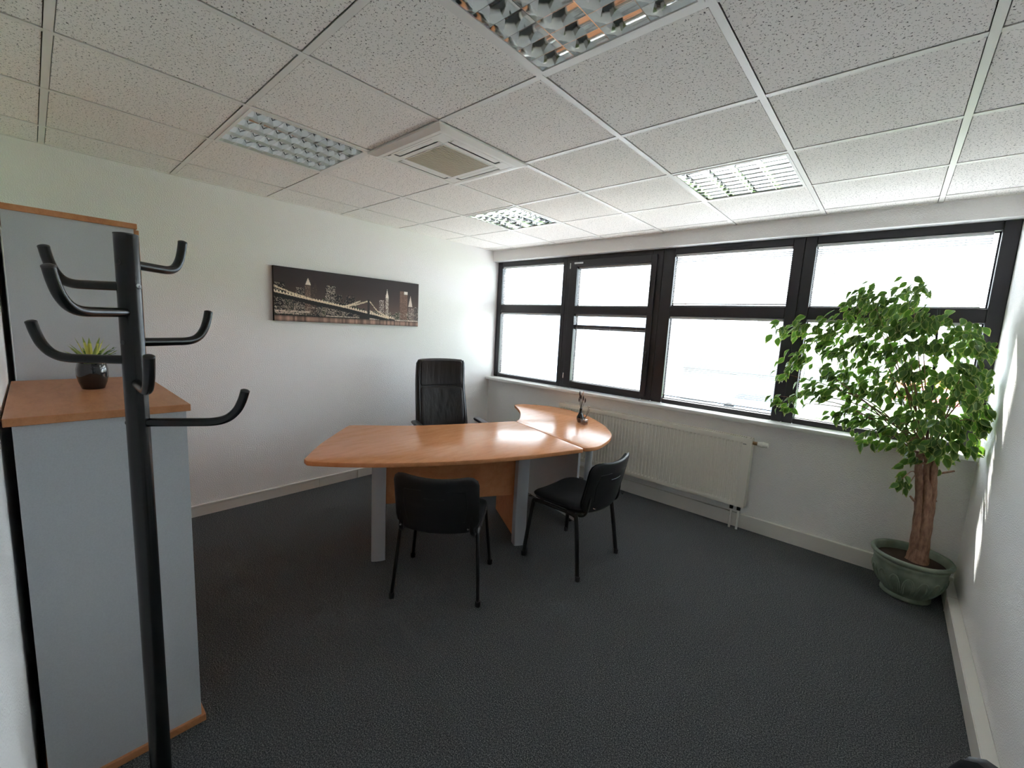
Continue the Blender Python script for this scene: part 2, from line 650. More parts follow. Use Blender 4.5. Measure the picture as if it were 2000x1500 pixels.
def make_light(name, label, loc):
    t = thing(name, label, 'ceiling light', loc, 0, None)
    hx, hy = LW / 2, LD / 2
    f = MB()
    for sgn in (-1, 1):
        f.box(sgn * hx, sgn * (hx - 0.014), -hy, hy, -0.003, 0.012)
        f.box(-hx + 0.014, hx - 0.014, sgn * hy, sgn * (hy - 0.014), -0.003, 0.012)
    obj('frame', f, 'grid_white', t)
    b = MB()
    b.box(-hx, hx, -hy, hy, 0.085, 0.09)
    b.box(-hx, -hx + 0.002, -hy, hy, 0.012, 0.085).box(hx - 0.002, hx, -hy, hy, 0.012, 0.085)
    b.box(-hx, hx, -hy, -hy + 0.002, 0.012, 0.085).box(-hx, hx, hy - 0.002, hy, 0.012, 0.085)
    obj('housing', b, 'grid_white', t)
    ix, iy = hx - 0.014, hy - 0.014
    cw = 2 * ix / 4
    # long mirror reflectors: curved flanks rising from each bar
    for k in range(5):
        x = -ix + k * cw
        r = MB()
        for sgn in (-1, 1):
            if (k == 0 and sgn < 0) or (k == 4 and sgn > 0):
                continue
            vs, fs = [], []
            for q in range(7):
                u = q / 6
                off = 0.0022 + 0.026 * u ** 1.9
                if k in (0, 4):
                    off -= 0.0
                vs += [(x + sgn * (0.001 + 0.024 * (1 - (1 - u) ** 2) * 0.0) + sgn * 0.0012 - sgn * 0.0 + sgn * 0.0, -iy, 0.001 + 0.052 * u),
                       (x + sgn * 0.0012, iy, 0.001 + 0.052 * u)]
                vs[-2] = (x + sgn * (0.0012 + 0.020 * (u ** 0.6) * 0 + 0.018 * (1 - math.cos(u * math.pi / 2))), -iy, 0.001 + 0.052 * u)
                vs[-1] = (x + sgn * (0.0012 + 0.018 * (1 - math.cos(u * math.pi / 2))), iy, 0.001 + 0.052 * u)
            for q in range(6):
                fs.append((2 * q, 2 * q + 1, 2 * q + 3, 2 * q + 2))
            r.add(vs, fs)
        r.box(x - 0.0012, x + 0.0012, -iy, iy, 0.0, 0.0012)
        obj('side_reflector', r, 'louvre_mirror', t, smooth=True)
    for sgn in (-1, 1):
        e_ = MB()
        vs, fs = [], []
        for q in range(7):
            u = q / 6
            yy_ = sgn * (iy - 0.0012 - 0.016 * (1 - math.cos(u * math.pi / 2)))
            vs += [(-ix, yy_, 0.001 + 0.052 * u), (ix, yy_, 0.001 + 0.052 * u)]
        for q in range(6):
            fs.append((2 * q, 2 * q + 1, 2 * q + 3, 2 * q + 2))
        obj('end_reflector', e_.add(vs, fs), 'louvre_mirror', t, smooth=True)
    # cross blades: hollow wedges, curved
    nb = 8
    blade = {}
    for c in range(4):
        for q in range(1, nb):
            y = -iy + q * 2 * iy / nb
            if 'b' not in blade:
                r = MB()
                for sgn in (-1, 1):
                    vs, fs = [], []
                    for e in range(6):
                        u = e / 5
                        dy = sgn * (0.0007 + 0.011 * (1 - math.cos(u * math.pi / 2)))
                        w = cw / 2 - 0.0012 - 0.018 * (1 - math.cos(min(1, 0.045 * u / 0.052) * math.pi / 2))
                        vs += [(-w, dy, 0.001 + 0.045 * u), (w, dy, 0.001 + 0.045 * u)]
                    for e in range(5):
                        fs.append((2 * e, 2 * e + 1, 2 * e + 3, 2 * e + 2))
                    r.add(vs, fs)
                r.box(-cw / 2 + 0.0012, cw / 2 - 0.0012, -0.0007, 0.0007, 0.0002, 0.0012)
                blade['b'] = me('cross_blade', r, 'louvre_mirror', True)
            o = obj('cross_blade', blade['b'], None, t)
            o.location = (-ix + (c + 0.5) * cw, y, 0)
    tube = None
    for c in range(4):
        if tube is None:
            tube = me('fluorescent_tube', MB().tube([(0, -iy + 0.005, 0), (0, iy - 0.005, 0)], 0.008, 10), 'tube_white', True)
        o = obj('fluorescent_tube', tube, None, t)
        o.location = (-ix + (c + 0.5) * cw, 0, 0.068)
    return t


def cell(i, j):
    return (X0 + (i + 0.5) * SX, (j + 0.5) * 0.6, H + 0.001)


l0 = make_light('ceiling_light', 'square louvred ceiling light touching the corner of the air conditioner', cell(1, 0))
copy_tree(l0, cell(4, 0), 0, 'square louvred ceiling light with dark mirror cells, farthest from picture wall and windows')
copy_tree(l0, cell(1, 3), 0, 'square louvred ceiling light near the corner of picture wall and windows')
copy_tree(l0, cell(4, 3), 0, 'brightly reflecting louvred ceiling light in front of the wide window beside the ficus')

# ------------------------------------------------------------------ ceiling air conditioner
ac = thing('air_conditioner', 'white ceiling cassette air conditioner with slatted square grille', 'air conditioner', (X0 + 2.5 * SX, 0.9, H - 0.021))
a = MB()
ho, hi_ = 0.312, 0.168
# sloped rim down to a flat panel with a square hole and four slots
hp = 0.275
vs = [(-ho, -ho, 0.020), (ho, -ho, 0.020), (ho, ho, 0.020), (-ho, ho, 0.020), (-ho, -ho, 0.011), (ho, -ho, 0.011), (ho, ho, 0.011), (-ho, ho, 0.011),
      (-hp, -hp, 0), (hp, -hp, 0), (hp, hp, 0), (-hp, hp, 0)]
fs = [(k, (k + 1) % 4, 4 + (k + 1) % 4, 4 + k) for k in range(4)] + [(4 + k, 4 + (k + 1) % 4, 8 + (k + 1) % 4, 8 + k) for k in range(4)]
a.add(vs, fs)
# panel: grid of cells with slots left open
xs = [-hp, -0.240, -0.199, -hi_, hi_, 0.199, 0.240, hp]
for p in range(7):
    for q in range(7):
        slot = (p in (1, 5) and q == 3) or (q in (1, 5) and p == 3)
        if slot or (p == 3 and q == 3):
            continue
        x0, x1, y0, y1 = xs[p], xs[p + 1], xs[q], xs[q + 1]
        a.add([(x0, y0, 0), (x0, y1, 0), (x1, y1, 0), (x1, y0, 0)], [(0, 1, 2, 3)])
obj('panel', a, 'white_plastic', ac)
ib = MB().box(-0.27, 0.27, -0.27, 0.27, 0.16, 0.17)
for sgn in (-1, 1):
    ib.box(sgn * 0.27, sgn * 0.264, -0.27, 0.27, 0.001, 0.16).box(-0.264, 0.264, sgn * 0.27, sgn * 0.264, 0.001, 0.16)
obj('inner_box', ib, 'white_plastic', ac)
for k in range(4):
    fl = obj('air_flap', MB().box(-0.160, 0.160, 0.205, 0.236, 0.002, 0.005, 0.001, 1), 'white_plastic', ac)
    fl.rotation_euler = (0, 0, k * math.pi / 2)
    sl = obj('panel_seam', MB().box(-0.2585, 0.2585, 0.252, 0.2535, -0.0012, 0.0), 'white_plastic', ac)
    sl.rotation_euler = (0, 0, k * math.pi / 2)
gb = MB()
for sgn in (-1, 1):
    gb.box(sgn * 0.168, sgn * 0.164, -0.168, 0.168, -0.003, 0.006)
    gb.box(-0.164, 0.164, sgn * 0.168, sgn * 0.164, -0.003, 0.006)
obj('grille_frame', gb, 'white_plastic', ac)
obj('filter', MB().box(-0.166, 0.166, -0.166, 0.166, 0.012, 0.014), 'filter_brown', ac)
gs = me('grille_slat', MB().box(-0.0036, 0.0036, -0.164, 0.164, -0.003, 0.004, 0.001, 1), 'grille_beige')
for k in range(24):
    o = obj('grille_slat', gs, None, ac)
    o.location = (-0.157 + k * 0.314 / 23, 0, 0)
for c in range(4):
    a_ = c * math.pi / 2
    lv = MB().tube([(0.170, 0.250, -0.0002), (0.176, 0.215, -0.0002), (0.173, 0.173, -0.0002), (0.215, 0.176, -0.0002), (0.250, 0.170, -0.0002)], 0.0006, 5)
    o = obj('corner_seam', lv, 'white_plastic', ac)
    o.rotation_euler = (0, 0, a_)
obj('maker_mark', MB().box(-0.212, -0.182, -0.249, -0.244, -0.0008, 0.0).shift((0, 0, 0)), 'clad_dark', ac)

# ------------------------------------------------------------------ windows
ZS = (0.965, 1.740, 1.830, 2.300)      # lower opening, upper opening
ZB, ZT = 0.925, 2.358
wins = [  # outer x range of the frame, opening x range, sash?
    (0.0, 1.050, 0.075, 0.997, False),
    (1.050, 2.130, 1.192, 2.025, True),
    (2.130, 3.225, 2.236, 3.150, False),
    (3.225, RX, 3.300, 4.226, False)]
for k, (xa, xb, oa, ob, sash) in enumerate(wins):
    w = bpy.data.objects.new('window_%d' % (k + 1), None)
    COL.objects.link(w)
    w.location = (xa, YF, ZB)
    structure(w, ['dark framed window in the corner by the picture wall', 'dark framed opening sash window', 'wide dark framed fixed window', 'dark framed window behind the ficus'][k])
    z0, z1, z2, z3 = ZS if not sash else (1.0, 1.740, 1.822, 2.240)
    y0, y1 = YF, YF + 0.075
    for nm, bx in (('frame_post', (xa, oa, y0, y1, ZB, ZT)), ('frame_post', (ob, xb, y0, y1, ZB, ZT)),
                   ('frame_rail', (oa, ob, y0 + 0.001, y1, ZB, z0)), ('frame_rail', (oa, ob, y0 + 0.001, y1, z1, z2)), ('frame_rail', (oa, ob, y0 + 0.001, y1, z3, ZT))):
        obj(nm, MB().box(*bx, 0.004, 1), 'frame_dark', w, world=True)
    for za, zb in ((z0, z1), (z2, z3)):
        obj('pane', MB().box(oa - 0.005, ob + 0.005, y0 + 0.055, y0 + 0.060, za - 0.005, zb + 0.005), 'pane_clear', w, world=True)
        b = MB()
        for g in ((oa, oa + 0.008, za, zb), (ob - 0.008, ob, za, zb), (oa, ob, za, za + 0.008), (oa, ob, zb - 0.008, zb)):
            b.box(g[0], g[1], y0 + 0.045, y0 + 0.055, g[2], g[3])
        obj('glazing_bead', b, 'frame_dark', w, world=True)
    if sash:
        s0, s1 = xa + 0.055, xb - 0.055
        for nm, bx in (('sash_stile', (s0, oa + 0.004, y0 - 0.022, y0, ZB + 0.03, ZT - 0.045)), ('sash_stile', (ob - 0.004, s1, y0 - 0.022, y0, ZB + 0.03, ZT - 0.045)),
                       ('sash_rail', (oa, ob, y0 - 0.021, y0, ZB + 0.03, z0)), ('sash_rail', (oa, ob, y0 - 0.021, y0, z3, ZT - 0.045)), ('sash_rail', (oa, ob, y0 - 0.021, y0, z1, z2))):
            obj(nm, MB().box(*bx, 0.004, 1), 'frame_dark', w, world=True)
        hd = obj('handle', MB().box(2.043, 2.063, y0 - 0.034, y0 - 0.02, 1.28, 1.40, 0.004).box(2.046, 2.060, y0 - 0.062, y0 - 0.03, 1.36, 1.375, 0.003).box(2.045, 2.061, y0 - 0.064, y0 - 0.05, 1.25, 1.375, 0.004), 'frame_dark', w, smooth=True, world=True)
        for zz in (1.03, 2.22):
            obj('hinge', MB().tube([(1.112, y0 - 0.026, zz), (1.112, y0 - 0.026, zz + 0.06)], 0.007, 8), 'steel', w, smooth=True, world=True)
        obj('closer_plate', MB().box(1.16, 1.27, y0 - 0.026, y0 - 0.02, 2.268, 2.285), 'steel', w, world=True)
        obj('glazing_bar', MB().box(oa, ob, y0 + 0.032, y0 + 0.05, 1.578, 1.626), 'frame_dark', w, world=True)
    if k == 2:
        obj('vent_strip', MB().box(2.50, 2.86, y0 - 0.006, y0, 2.326, 2.346, 0.002), 'frame_dark', w, world=True)

# venetian blinds
PITCH = 0.0150
blinds = [
    (0, 'upper', -24, 'short venetian blind in the upper corner window by the picture wall'),
    (0, 'lower', -15, 'tall venetian blind in the lower corner window by the picture wall'),
    (1, 'upper', -22, 'short venetian blind in the upper light of the sash window'),
    (1, 'lower', -15, 'venetian blind in front of the glazing bar in the sash window'),
    (2, 'upper', -34, 'short venetian blind above the transom of the wide window'),
    (2, 'lower', -10, 'tall venetian blind with dark bottom rail in the wide window'),
    (3, 'upper', -34, 'short venetian blind above the ficus'),
    (3, 'lower', -12, 'tall venetian blind behind the ficus leaves')]
slatm = {}
for k, part, tilt, label in blinds:
    xa, xb, oa, ob, sash = wins[k]
    z0, z1, z2, z3 = ZS if not sash else (1.0, 1.740, 1.822, 2.240)
    za, zb = (z0, z1) if part == 'lower' else (z2, z3)
    yb = YF + 0.022
    ztop = zb - 0.001
    zbot = za + 0.004 if not (k == 2 and part == 'lower') else za + 0.030
    xc, wd = (oa + ob) / 2, ob - oa - 0.008
    if k == 3:
        xc, wd = xc - 0.014, wd - 0.028
    t = thing('venetian_blind', label, 'blind', (xc, yb, zbot), 0, 'aluminium venetian blinds in the windows')
    hh = 0.022
    obj('headrail', MB().box(-wd / 2, wd / 2, -0.011, 0.011, ztop - zbot - hh, ztop - zbot, 0.002, 1), 'slat_alu', t)
    obj('bottom_rail', MB().box(-wd / 2, wd / 2, -0.009, 0.009, 0, 0.008, 0.002, 1), 'frame_dark' if k in (2,) else 'slat_alu', t)
    key = round(wd, 3)
    if key not in slatm:
        sm = MB()
        sw = 0.0082
        sm.add([(-wd / 2, -sw, -0.0007), (wd / 2, -sw, -0.0007), (-wd / 2, 0, 0.0008), (wd / 2, 0, 0.0008), (-wd / 2, sw, -0.0007), (wd / 2, sw, -0.0007),
                (-wd / 2, -sw, -0.0010), (wd / 2, -sw, -0.0010), (-wd / 2, 0, 0.0005), (wd / 2, 0, 0.0005), (-wd / 2, sw, -0.0010), (wd / 2, sw, -0.0010)],
               [(0, 1, 3, 2), (2, 3, 5, 4), (6, 8, 9, 7), (8, 10, 11, 9), (0, 6, 7, 1), (4, 5, 11, 10), (0, 2, 8, 6), (2, 4, 10, 8), (1, 7, 9, 3), (3, 9, 11, 5)])
        slatm[key] = me('slat', sm, 'slat_alu')
    zz = 0.020
    while zz < ztop - zbot - hh - 0.004:
        o = obj('slat', slatm[key], None, t)
        o.location = (0, 0, zz)
        o.rotation_euler = (math.radians(tilt), 0, 0)
        zz += PITCH
    for fx in (-0.36, 0.02, 0.37):
        obj('ladder_cord', MB().box(fx * wd - 0.0008, fx * wd + 0.0008, -0.0098, -0.0088, 0.004, ztop - zbot - hh), 'cord', t)
    obj('tilt_wand', MB().tube([(-wd / 2 + 0.03, -0.014, ztop - zbot - 0.012), (-wd / 2 + 0.028, -0.015, (ztop - zbot) * (0.72 if part == 'upper' else 0.22))], 0.0018, 6), 'cord', t, smooth=True)

# ------------------------------------------------------------------ radiator
rad = thing('radiator', 'cream panel radiator with vertical ribs under the windows', 'radiator', (2.14, 3.165, 0.2))
rx0, rx1, rz0, rz1, ry = 1.205, 3.080, 0.205, 0.775, 3.05
b = MB()
rib = 0.0333
n = int((rx1 - rx0 - 0.05) / rib)
pts = [(rx0, 0.0), (rx0 + 0.022, 0.0)]
x = rx0 + 0.025
for k in range(n):
    pts += [(x, 0.0), (x + rib * 0.20, 0.006), (x + rib * 0.55, 0.006), (x + rib * 0.75, 0.0)]
    x += rib
pts += [(rx1 - 0.02, 0.0), (rx1, 0.0)]
vs, fs = [], []
rows = [(rz0, 0.0, 0), (rz0 + 0.03, 0, 0), (rz0 + 0.045, 0, 1), (rz1 - 0.045, 0, 1), (rz1 - 0.03, 0, 0), (rz1, 0, 0)]
for z, _, q in rows:
    for px_, d in pts:
        vs.append((px_, ry + d * q, z))
c = len(pts)
for r in range(len(rows) - 1):
    for k in range(c - 1):
        fs.append((r * c + k, r * c + k + 1, (r + 1) * c + k + 1, (r + 1) * c + k))
b.add(vs, fs)
obj('front_panel', b, 'radiator_paint', rad, world=True)
obj('rear_panel', MB().box(rx0, rx1, ry + 0.075, ry + 0.085, rz0, rz1), 'radiator_paint', rad, world=True)
obj('side_cover', MB().box(rx0 - 0.002, rx0, ry, ry + 0.085, rz0, rz1), 'radiator_paint', rad, world=True)
obj('side_cover', MB().box(rx1, rx1 + 0.002, ry, ry + 0.085, rz0, rz1), 'radiator_paint', rad, world=True)
g = MB()
g.box(rx0, rx1, ry, ry + 0.014, rz1, rz1 + 0.006).box(rx0, rx1, ry + 0.068, ry + 0.085, rz1, rz1 + 0.006)
obj('top_rim', g, 'radiator_paint', rad, world=True)
gs = me('grille_bar', MB().box(-0.0035, 0.0035, -0.027, 0.027, 0, 0.005), 'radiator_paint')
for k in range(112):
    xx = rx0 + 0.008 + k * (rx1 - rx0 - 0.016) / 111
    o = obj('grille_bar', gs, None, rad)
    o.location = (xx - 2.14, ry + 0.041 - 3.165, rz1 - 0.2)
for q in range(1, 4):
    xx = rx0 + (rx1 - rx0) * q / 3.05
    obj('grille_divider', MB().box(xx - 0.008, xx + 0.008, ry + 0.012, ry + 0.07, rz1, rz1 + 0.007), 'radiator_paint', rad, world=True)
fin = MB()
for k in range(n):
    xx = rx0 + 0.03 + k * rib
    fin.box(xx, xx + 0.001, ry + 0.01, ry + 0.074, rz0 + 0.02, rz1 - 0.02)
obj('convector_fins', fin, 'radiator_paint', rad, world=True)
obj('bracket', MB().box(1.55, 1.58, ry + 0.085, 3.1649, 0.3, 0.7), 'radiator_paint', rad, world=True)
obj('bracket', MB().box(2.70, 2.73, ry + 0.085, 3.1649, 0.3, 0.7), 'radiator_paint', rad, world=True)
vl = obj('thermostat_valve', MB().tube([(3.116, ry + 0.04, 0.745), (3.150, ry + 0.04, 0.745), (3.152, ry + 0.04, 0.745), (3.190, ry + 0.04, 0.745)], [0.017, 0.022, 0.024, 0.018], 14), 'white_plastic', rad, smooth=True, world=True)
obj('valve_body', MB().tube([(3.078, ry + 0.04, 0.745), (3.118, ry + 0.04, 0.745)], 0.014, 10), 'brass', rad, smooth=True, world=True)
for xx in (2.985, 3.040):
    obj('pipe_nut', MB().tube([(xx, ry + 0.04, 0.165), (xx, ry + 0.04, 0.206)], 0.014, 8), 'dark_gap', rad, smooth=True, world=True)
    obj('pipe', MB().tube([(xx, ry + 0.04, 0.0), (xx, ry + 0.04, 0.166)], 0.009, 10), 'white_plastic', rad, smooth=True, world=True)
obj('maker_badge', MB().box(3.02, 3.045, ry - 0.0015, ry + 0.001, 0.728, 0.736, 0.0007, 1), 'clad_grey', rad, world=True)

# ------------------------------------------------------------------ desks
def roundpoly(pts, rads, n=6):
    """round the corners of a polygon; rads one radius per corner"""
    out = []
    k = len(pts)
    for i in range(k):
        p0, p, p1 = (np.array(pts[(i + q) % k], float) for q in (-1, 0, 1))
        r = rads[i]
        if r <= 0:
            out.append(tuple(p))
            continue
        a = (p0 - p) / np.linalg.norm(p0 - p)
        b = (p1 - p) / np.linalg.norm(p1 - p)
        for j in range(n + 1):
            t = j / n
            s0, s1 = p + a * r, p + b * r
            out.append(tuple((1 - t) ** 2 * s0 + 2 * t * (1 - t) * p + t * t * s1))
    return out


ZD = 0.74
desk = thing('desk', 'cherry wood office desk with curved front and grey legs', 'desk', (1.55, 1.2, 0))
seamA, seamB = (1.412, 2.098), (2.252, 1.862)
front = smoothpath([(2.280, 1.815), (2.144, 1.417), (1.991, 1.079), (1.793, 0.742), (1.579, 0.474), (1.425, 0.322)], 5)
left = smoothpath([(1.345, 0.308), (1.207, 0.420), (1.080, 0.533), (0.930, 0.688), (0.765, 0.865)], 4)
back = smoothpath([(0.752, 0.930), (1.026, 1.285), (1.225, 1.680), (1.395, 2.075)], 5)
outline = [tuple(p) for p in front]
outline += [(1.395, 0.303)]
outline += [tuple(p) for p in left]
outline += [(0.742, 0.900)]
outline += [tuple(p) for p in back]
outline += [seamA, (seamB[0] - 0.012, seamB[1] + 0.003), (2.275, 1.850), (2.286, 1.835)]
outline = outline[::-1]
top = obj('desk_top', MB().prism(outline, ZD - 0.028, ZD, 0.004, 2), ['wood_desk'], desk, smooth=True, ang=50, world=True)
fd = np.array([0.512, 0.859])
nb_ = np.array([-0.859, 0.512])


def slab(c0, du, dv, lu, lv, z0, z1, bev=0.0):
    """vertical board: from c0 along du by lu, thickness lv along dv"""
    c0 = np.array(c0)
    poly = [c0, c0 + du * lu, c0 + du * lu + dv * lv, c0 + dv * lv]
    return MB().prism([tuple(p) for p in poly], z0, z1, bev, 2)


for nm, c in (('l', (1.492, 0.710)), ('r', (1.992, 1.552))):
    c = np.array(c)
    # D-shaped grey front post
    poly = []
    for q in range(9):
        a = math.pi * q / 8
        poly.append(tuple(c - fd * 0.044 * math.cos(a) - nb_ * 0.012 * math.sin(a) ** 0.6 + nb_ * 0.012))
    poly += [tuple(c + fd * 0.044 + nb_ * 0.07), tuple(c - fd * 0.044 + nb_ * 0.07)]
    obj('leg_post', MB().prism(poly, 0, ZD - 0.028), 'grey_metal', desk, smooth=True, world=True)
    obj('leg_panel', slab(c + nb_ * 0.068 - fd * 0.0125, nb_, fd, 0.56, 0.025, 0.008, ZD - 0.028), 'wood_desk', desk, world=True)
a0 = np.array((1.492, 0.710)) + fd * 0.0125 + nb_ * 0.11
obj('modesty_panel', slab(a0, fd, nb_, 0.979 - 0.025 + 0.0, 0.019, 0.345, ZD - 0.028), 'wood_desk', desk, world=True)

ret = thing('desk_return', 'kidney-shaped cherry wood side desk joined to the main desk, by the radiator', 'desk', (1.6, 2.5, 0))
inner = smoothpath([(0.905, 2.668), (0.975, 2.615), (1.128, 2.487), (1.274, 2.327), (1.372, 2.198), (1.416, 2.108)], 4)
outer = smoothpath([(2.300, 1.895), (2.318, 1.994), (2.283, 2.193), (2.215, 2.374), (2.104, 2.523), (1.938, 2.690), (1.614, 2.905), (1.227, 2.985), (0.945, 2.850), (0.866, 2.735)], 5)
outl = [(seamB[0] + 0.002, seamB[1] + 0.005), (2.285, 1.868)] + [tuple(p) for p in outer] + [(0.875, 2.695)] + [tuple(p) for p in inner] + [(seamA[0] + 0.004, seamA[1] + 0.004)]
obj('desk_top', MB().prism(outl, ZD - 0.028, ZD, 0.004, 2), 'wood_desk', ret, smooth=True, ang=50, world=True)
obj('support_panel', slab((1.425, 2.322), np.array([0.963, -0.271]), np.array([0.271, 0.963]), 0.66, 0.022, 0.025, ZD - 0.028), 'grey_laminate', ret, world=True)
for q in (0.03, 0.60):
    p = np.array((1.425, 2.322)) + np.array([0.963, -0.271]) * q + np.array([0.271, 0.963]) * 0.011
    obj('levelling_foot', MB().lathe([(0.018, 0), (0.018, 0.012), (0.008, 0.014), (0.008, 0.03)], 12, (p[0], p[1], 0)), 'black_plastic', ret, smooth=True, world=True)
obj('leg', MB().lathe([(0.034, 0), (0.036, 0.01), (0.036, 0.055), (0.030, 0.058), (0.030, ZD - 0.04), (0.05, ZD - 0.038), (0.05, ZD - 0.028)], 20, (2.012, 2.385, 0)), 'grey_metal', ret, smooth=True, world=True)
obj('leg', MB().lathe([(0.034, 0), (0.036, 0.01), (0.036, 0.055), (0.030, 0.058), (0.030, ZD - 0.04), (0.05, ZD - 0.038), (0.05, ZD - 0.028)], 20, (1.12, 2.72, 0)), 'grey_metal', ret, smooth=True, world=True)

# ------------------------------------------------------------------ visitor chairs
def visitor_chair(label, loc, rotz):
    t = thing('visitor_chair', label, 'chair', loc, rotz, 'black visitor chairs')
    # seat: upholstered pad, slightly dished, front edge rolling down

    def seat_fn(x, y, z):
        return (x, y, 0.440 + z - 0.06 * max(0.0, y - 0.13) ** 1.3 * 4 + 0.03 * (x / 0.24) ** 2 * (0.5 if y > -0.1 else 0.3) - 0.01 * max(0, -y) * 2)
    obj('seat', MB().pad(0.470, 0.430, 0.045, 0.09, lambda x, y, z: seat_fn(x, y + 0.005, z)), 'black_fabric', t, smooth=True, ang=60)
    obj('seat_shell', MB().pad(0.450, 0.410, 0.016, 0.09, lambda x, y, z: seat_fn(x, y + 0.005, z - 0.026)), 'black_plastic', t, smooth=True, ang=60)

    def back_fn(off):
        def fn(x, y, z):
            # x across, y up the back, z thickness (front positive)
            cy = 0.050 * (x / 0.235) ** 2
            lean = -0.075 * (y + 0.175) / 0.35
            droop = -0.022 * (1 - (x / 0.235) ** 2) * (1 if y > 0 else 0.6)
            return (x, -0.236 + lean + cy + z + off, 0.607 + y + droop)
        return fn
    obj('backrest', MB().pad(0.455, 0.335, 0.034, 0.062, back_fn(0.012)), 'black_fabric', t, smooth=True, ang=60)
    bs = obj('back_shell', MB().pad(0.470, 0.350, 0.026, 0.066, back_fn(-0.006)), 'black_plastic', t, smooth=True, ang=60)
    fb = back_fn(-0.0215)
    ip = MB()
    loop = [(-0.165, 0.09), (-0.08, 0.10), (0.08, 0.10), (0.165, 0.09), (0.175, 0.0), (0.16, -0.10), (-0.16, -0.10), (-0.175, 0.0), (-0.165, 0.09)]
    ip.tube([fb(x, y, 0.0035) for x, y in loop], 0.003, 6)
    obj('raised_edge', ip, 'black_plastic', bs, smooth=True)
    obj('grip_slot', MB().tube([fb(-0.055, 0.055, 0.0025), fb(0, 0.053, 0.0025), fb(0.055, 0.055, 0.0025)], 0.0026, 6), 'black_plastic', bs, smooth=True)
    # frame: each side one bent tube = front leg, side rail, rear leg
    for s in (-1, 1):
        f0 = (s * 0.262, 0.215, 0.0)
        fk = (s * 0.222, 0.180, 0.405)
        rk = (s * 0.222, -0.150, 0.405)
        r0 = (s * 0.250, -0.225, 0.0)
        obj('leg', MB().tube(smoothpath([f0, (s * 0.226, 0.186, 0.36), (s * 0.222, 0.165, 0.402), (s * 0.222, 0.10, 0.408)], 5), 0.0125, 10, sx=1.25, sy=0.85), 'black_paint', t, smooth=True)
        obj('leg', MB().tube(smoothpath([r0, (s * 0.226, -0.172, 0.36), (s * 0.222, -0.150, 0.402), (s * 0.222, -0.09, 0.408)], 5), 0.0125, 10, sx=1.25, sy=0.85), 'black_paint', t, smooth=True)
        obj('side_rail', MB().tube([(s * 0.222, 0.11, 0.408), (s * 0.222, -0.10, 0.408)], 0.0125, 10, sx=1.1, sy=1.0), 'black_paint', t, smooth=True)
        obj('back_upright', MB().tube(smoothpath([(s * 0.205, -0.08, 0.402), (s * 0.205, -0.17, 0.402), (s * 0.200, -0.222, 0.432), (s * 0.185, -0.240, 0.56)], 5), 0.010, 8, sx=1.4, sy=0.8), 'black_paint', t, smooth=True)
        for q in (f0, r0):
            obj('foot_cap', MB().lathe([(0.016, 0), (0.0165, 0.006), (0.0165, 0.028), (0.014, 0.032)], 10, (q[0] * 0.995, q[1], 0)), 'black_plastic', t, smooth=True)
        obj('bolt', MB().tube([(s * 0.185, -0.276, 0.475), (s * 0.185, -0.262, 0.475)], 0.006, 8), 'steel', t, smooth=True)
    for y in (-0.12, 0.14):
        obj('cross_bar', MB().tube([(-0.222, y, 0.405), (0.222, y, 0.405)], 0.010, 8), 'black_paint', t, smooth=True)
    return t


ch = visitor_chair('black visitor chair with its back to the cabinets, before the modesty panel', (1.933, 0.8965, 0), math.atan2(0.24, 0.325) + 0.02)
copy_tree(ch, (2.302, 1.738, 0), math.pi / 2, 'black visitor chair at the desk corner, in front of the radiator', 'black visitor chairs')
copy_tree(ch, (3.889, 0.214, 0), math.radians(112), 'black visitor chair standing against the bare wall beside the ficus', 'black visitor chairs')

# ------------------------------------------------------------------ executive chair
ex = thing('executive_chair', 'black leather high-back swivel chair behind the desk', 'chair', (0.86, 1.80, 0), math.radians(-112))


def exback(x, y, z):
    # y up, from 0 (seat) to 0.75
    u = (y + 0.375) / 0.75
    yy = -0.215 - 0.10 * u + 0.045 * math.sin(u * math.pi) * -1 * 0.6 + 0.03 * (x / 0.25) ** 2 + 0.02 * math.sin(u * 6)
    return (x * (1.0 - 0.08 * u), yy + z, 0.47 + 0.75 * u + 0.010 * (1 - (x / 0.25) ** 2) * (1 if u > 0.9 else 0))


obj('backrest', MB().pad(0.52, 0.75, 0.09, 0.035, exback, n=64, t0=0.86), 'black_leather', ex, smooth=True, ang=60)


def exhead(x, y, z):
    u = (y + 0.375) / 0.75
    p = exback(x, y, z)
    return p


obj('headrest_panel', MB().pad(0.44, 0.235, 0.020, 0.02, lambda x, y, z: exhead(x, y + 0.245, z + 0.046), n=48, t0=0.9), 'black_leather', ex, smooth=True, ang=60)
obj('back_cushion', MB().pad(0.44, 0.46, 0.030, 0.03, lambda x, y, z: exhead(x, y - 0.115, z + 0.046 + 0.003 * math.sin(x * 60 + 3 * math.sin(y * 9)) * max(0, (y + 0.05) * 4)), n=64, t0=0.85), 'black_leather', ex, smooth=True, ang=60)
for s in (-1, 1):
    pp = [exback(s * 0.228, -0.33 + q * 0.07, 0.047) for q in range(11)]
    obj('piping', MB().tube(pp, 0.004, 6), 'black_leather', ex, smooth=True)
obj('seat', MB().pad(0.52, 0.50, 0.10, 0.07, lambda x, y, z: (x, y + 0.04, 0.475 + z - 0.02 * max(0, y))), 'black_leather', ex, smooth=True, ang=60)
for s in (-1, 1):
    obj('armrest', MB().pad(0.062, 0.27, 0.026, 0.028, lambda x, y, z: (s * 0.300 + x, 0.045 + y, 0.672 + z - 0.25 * max(0, y - 0.06) ** 1.4)), 'black_plastic', ex, smooth=True, ang=60)
    obj('arm_support', MB().tube(smoothpath([(s * 0.300, 0.03, 0.665), (s * 0.305, 0.03, 0.55), (s * 0.29, 0.03, 0.44), (s * 0.20, 0.03, 0.415)], 5), 0.016, 8), 'black_plastic', ex, smooth=True)
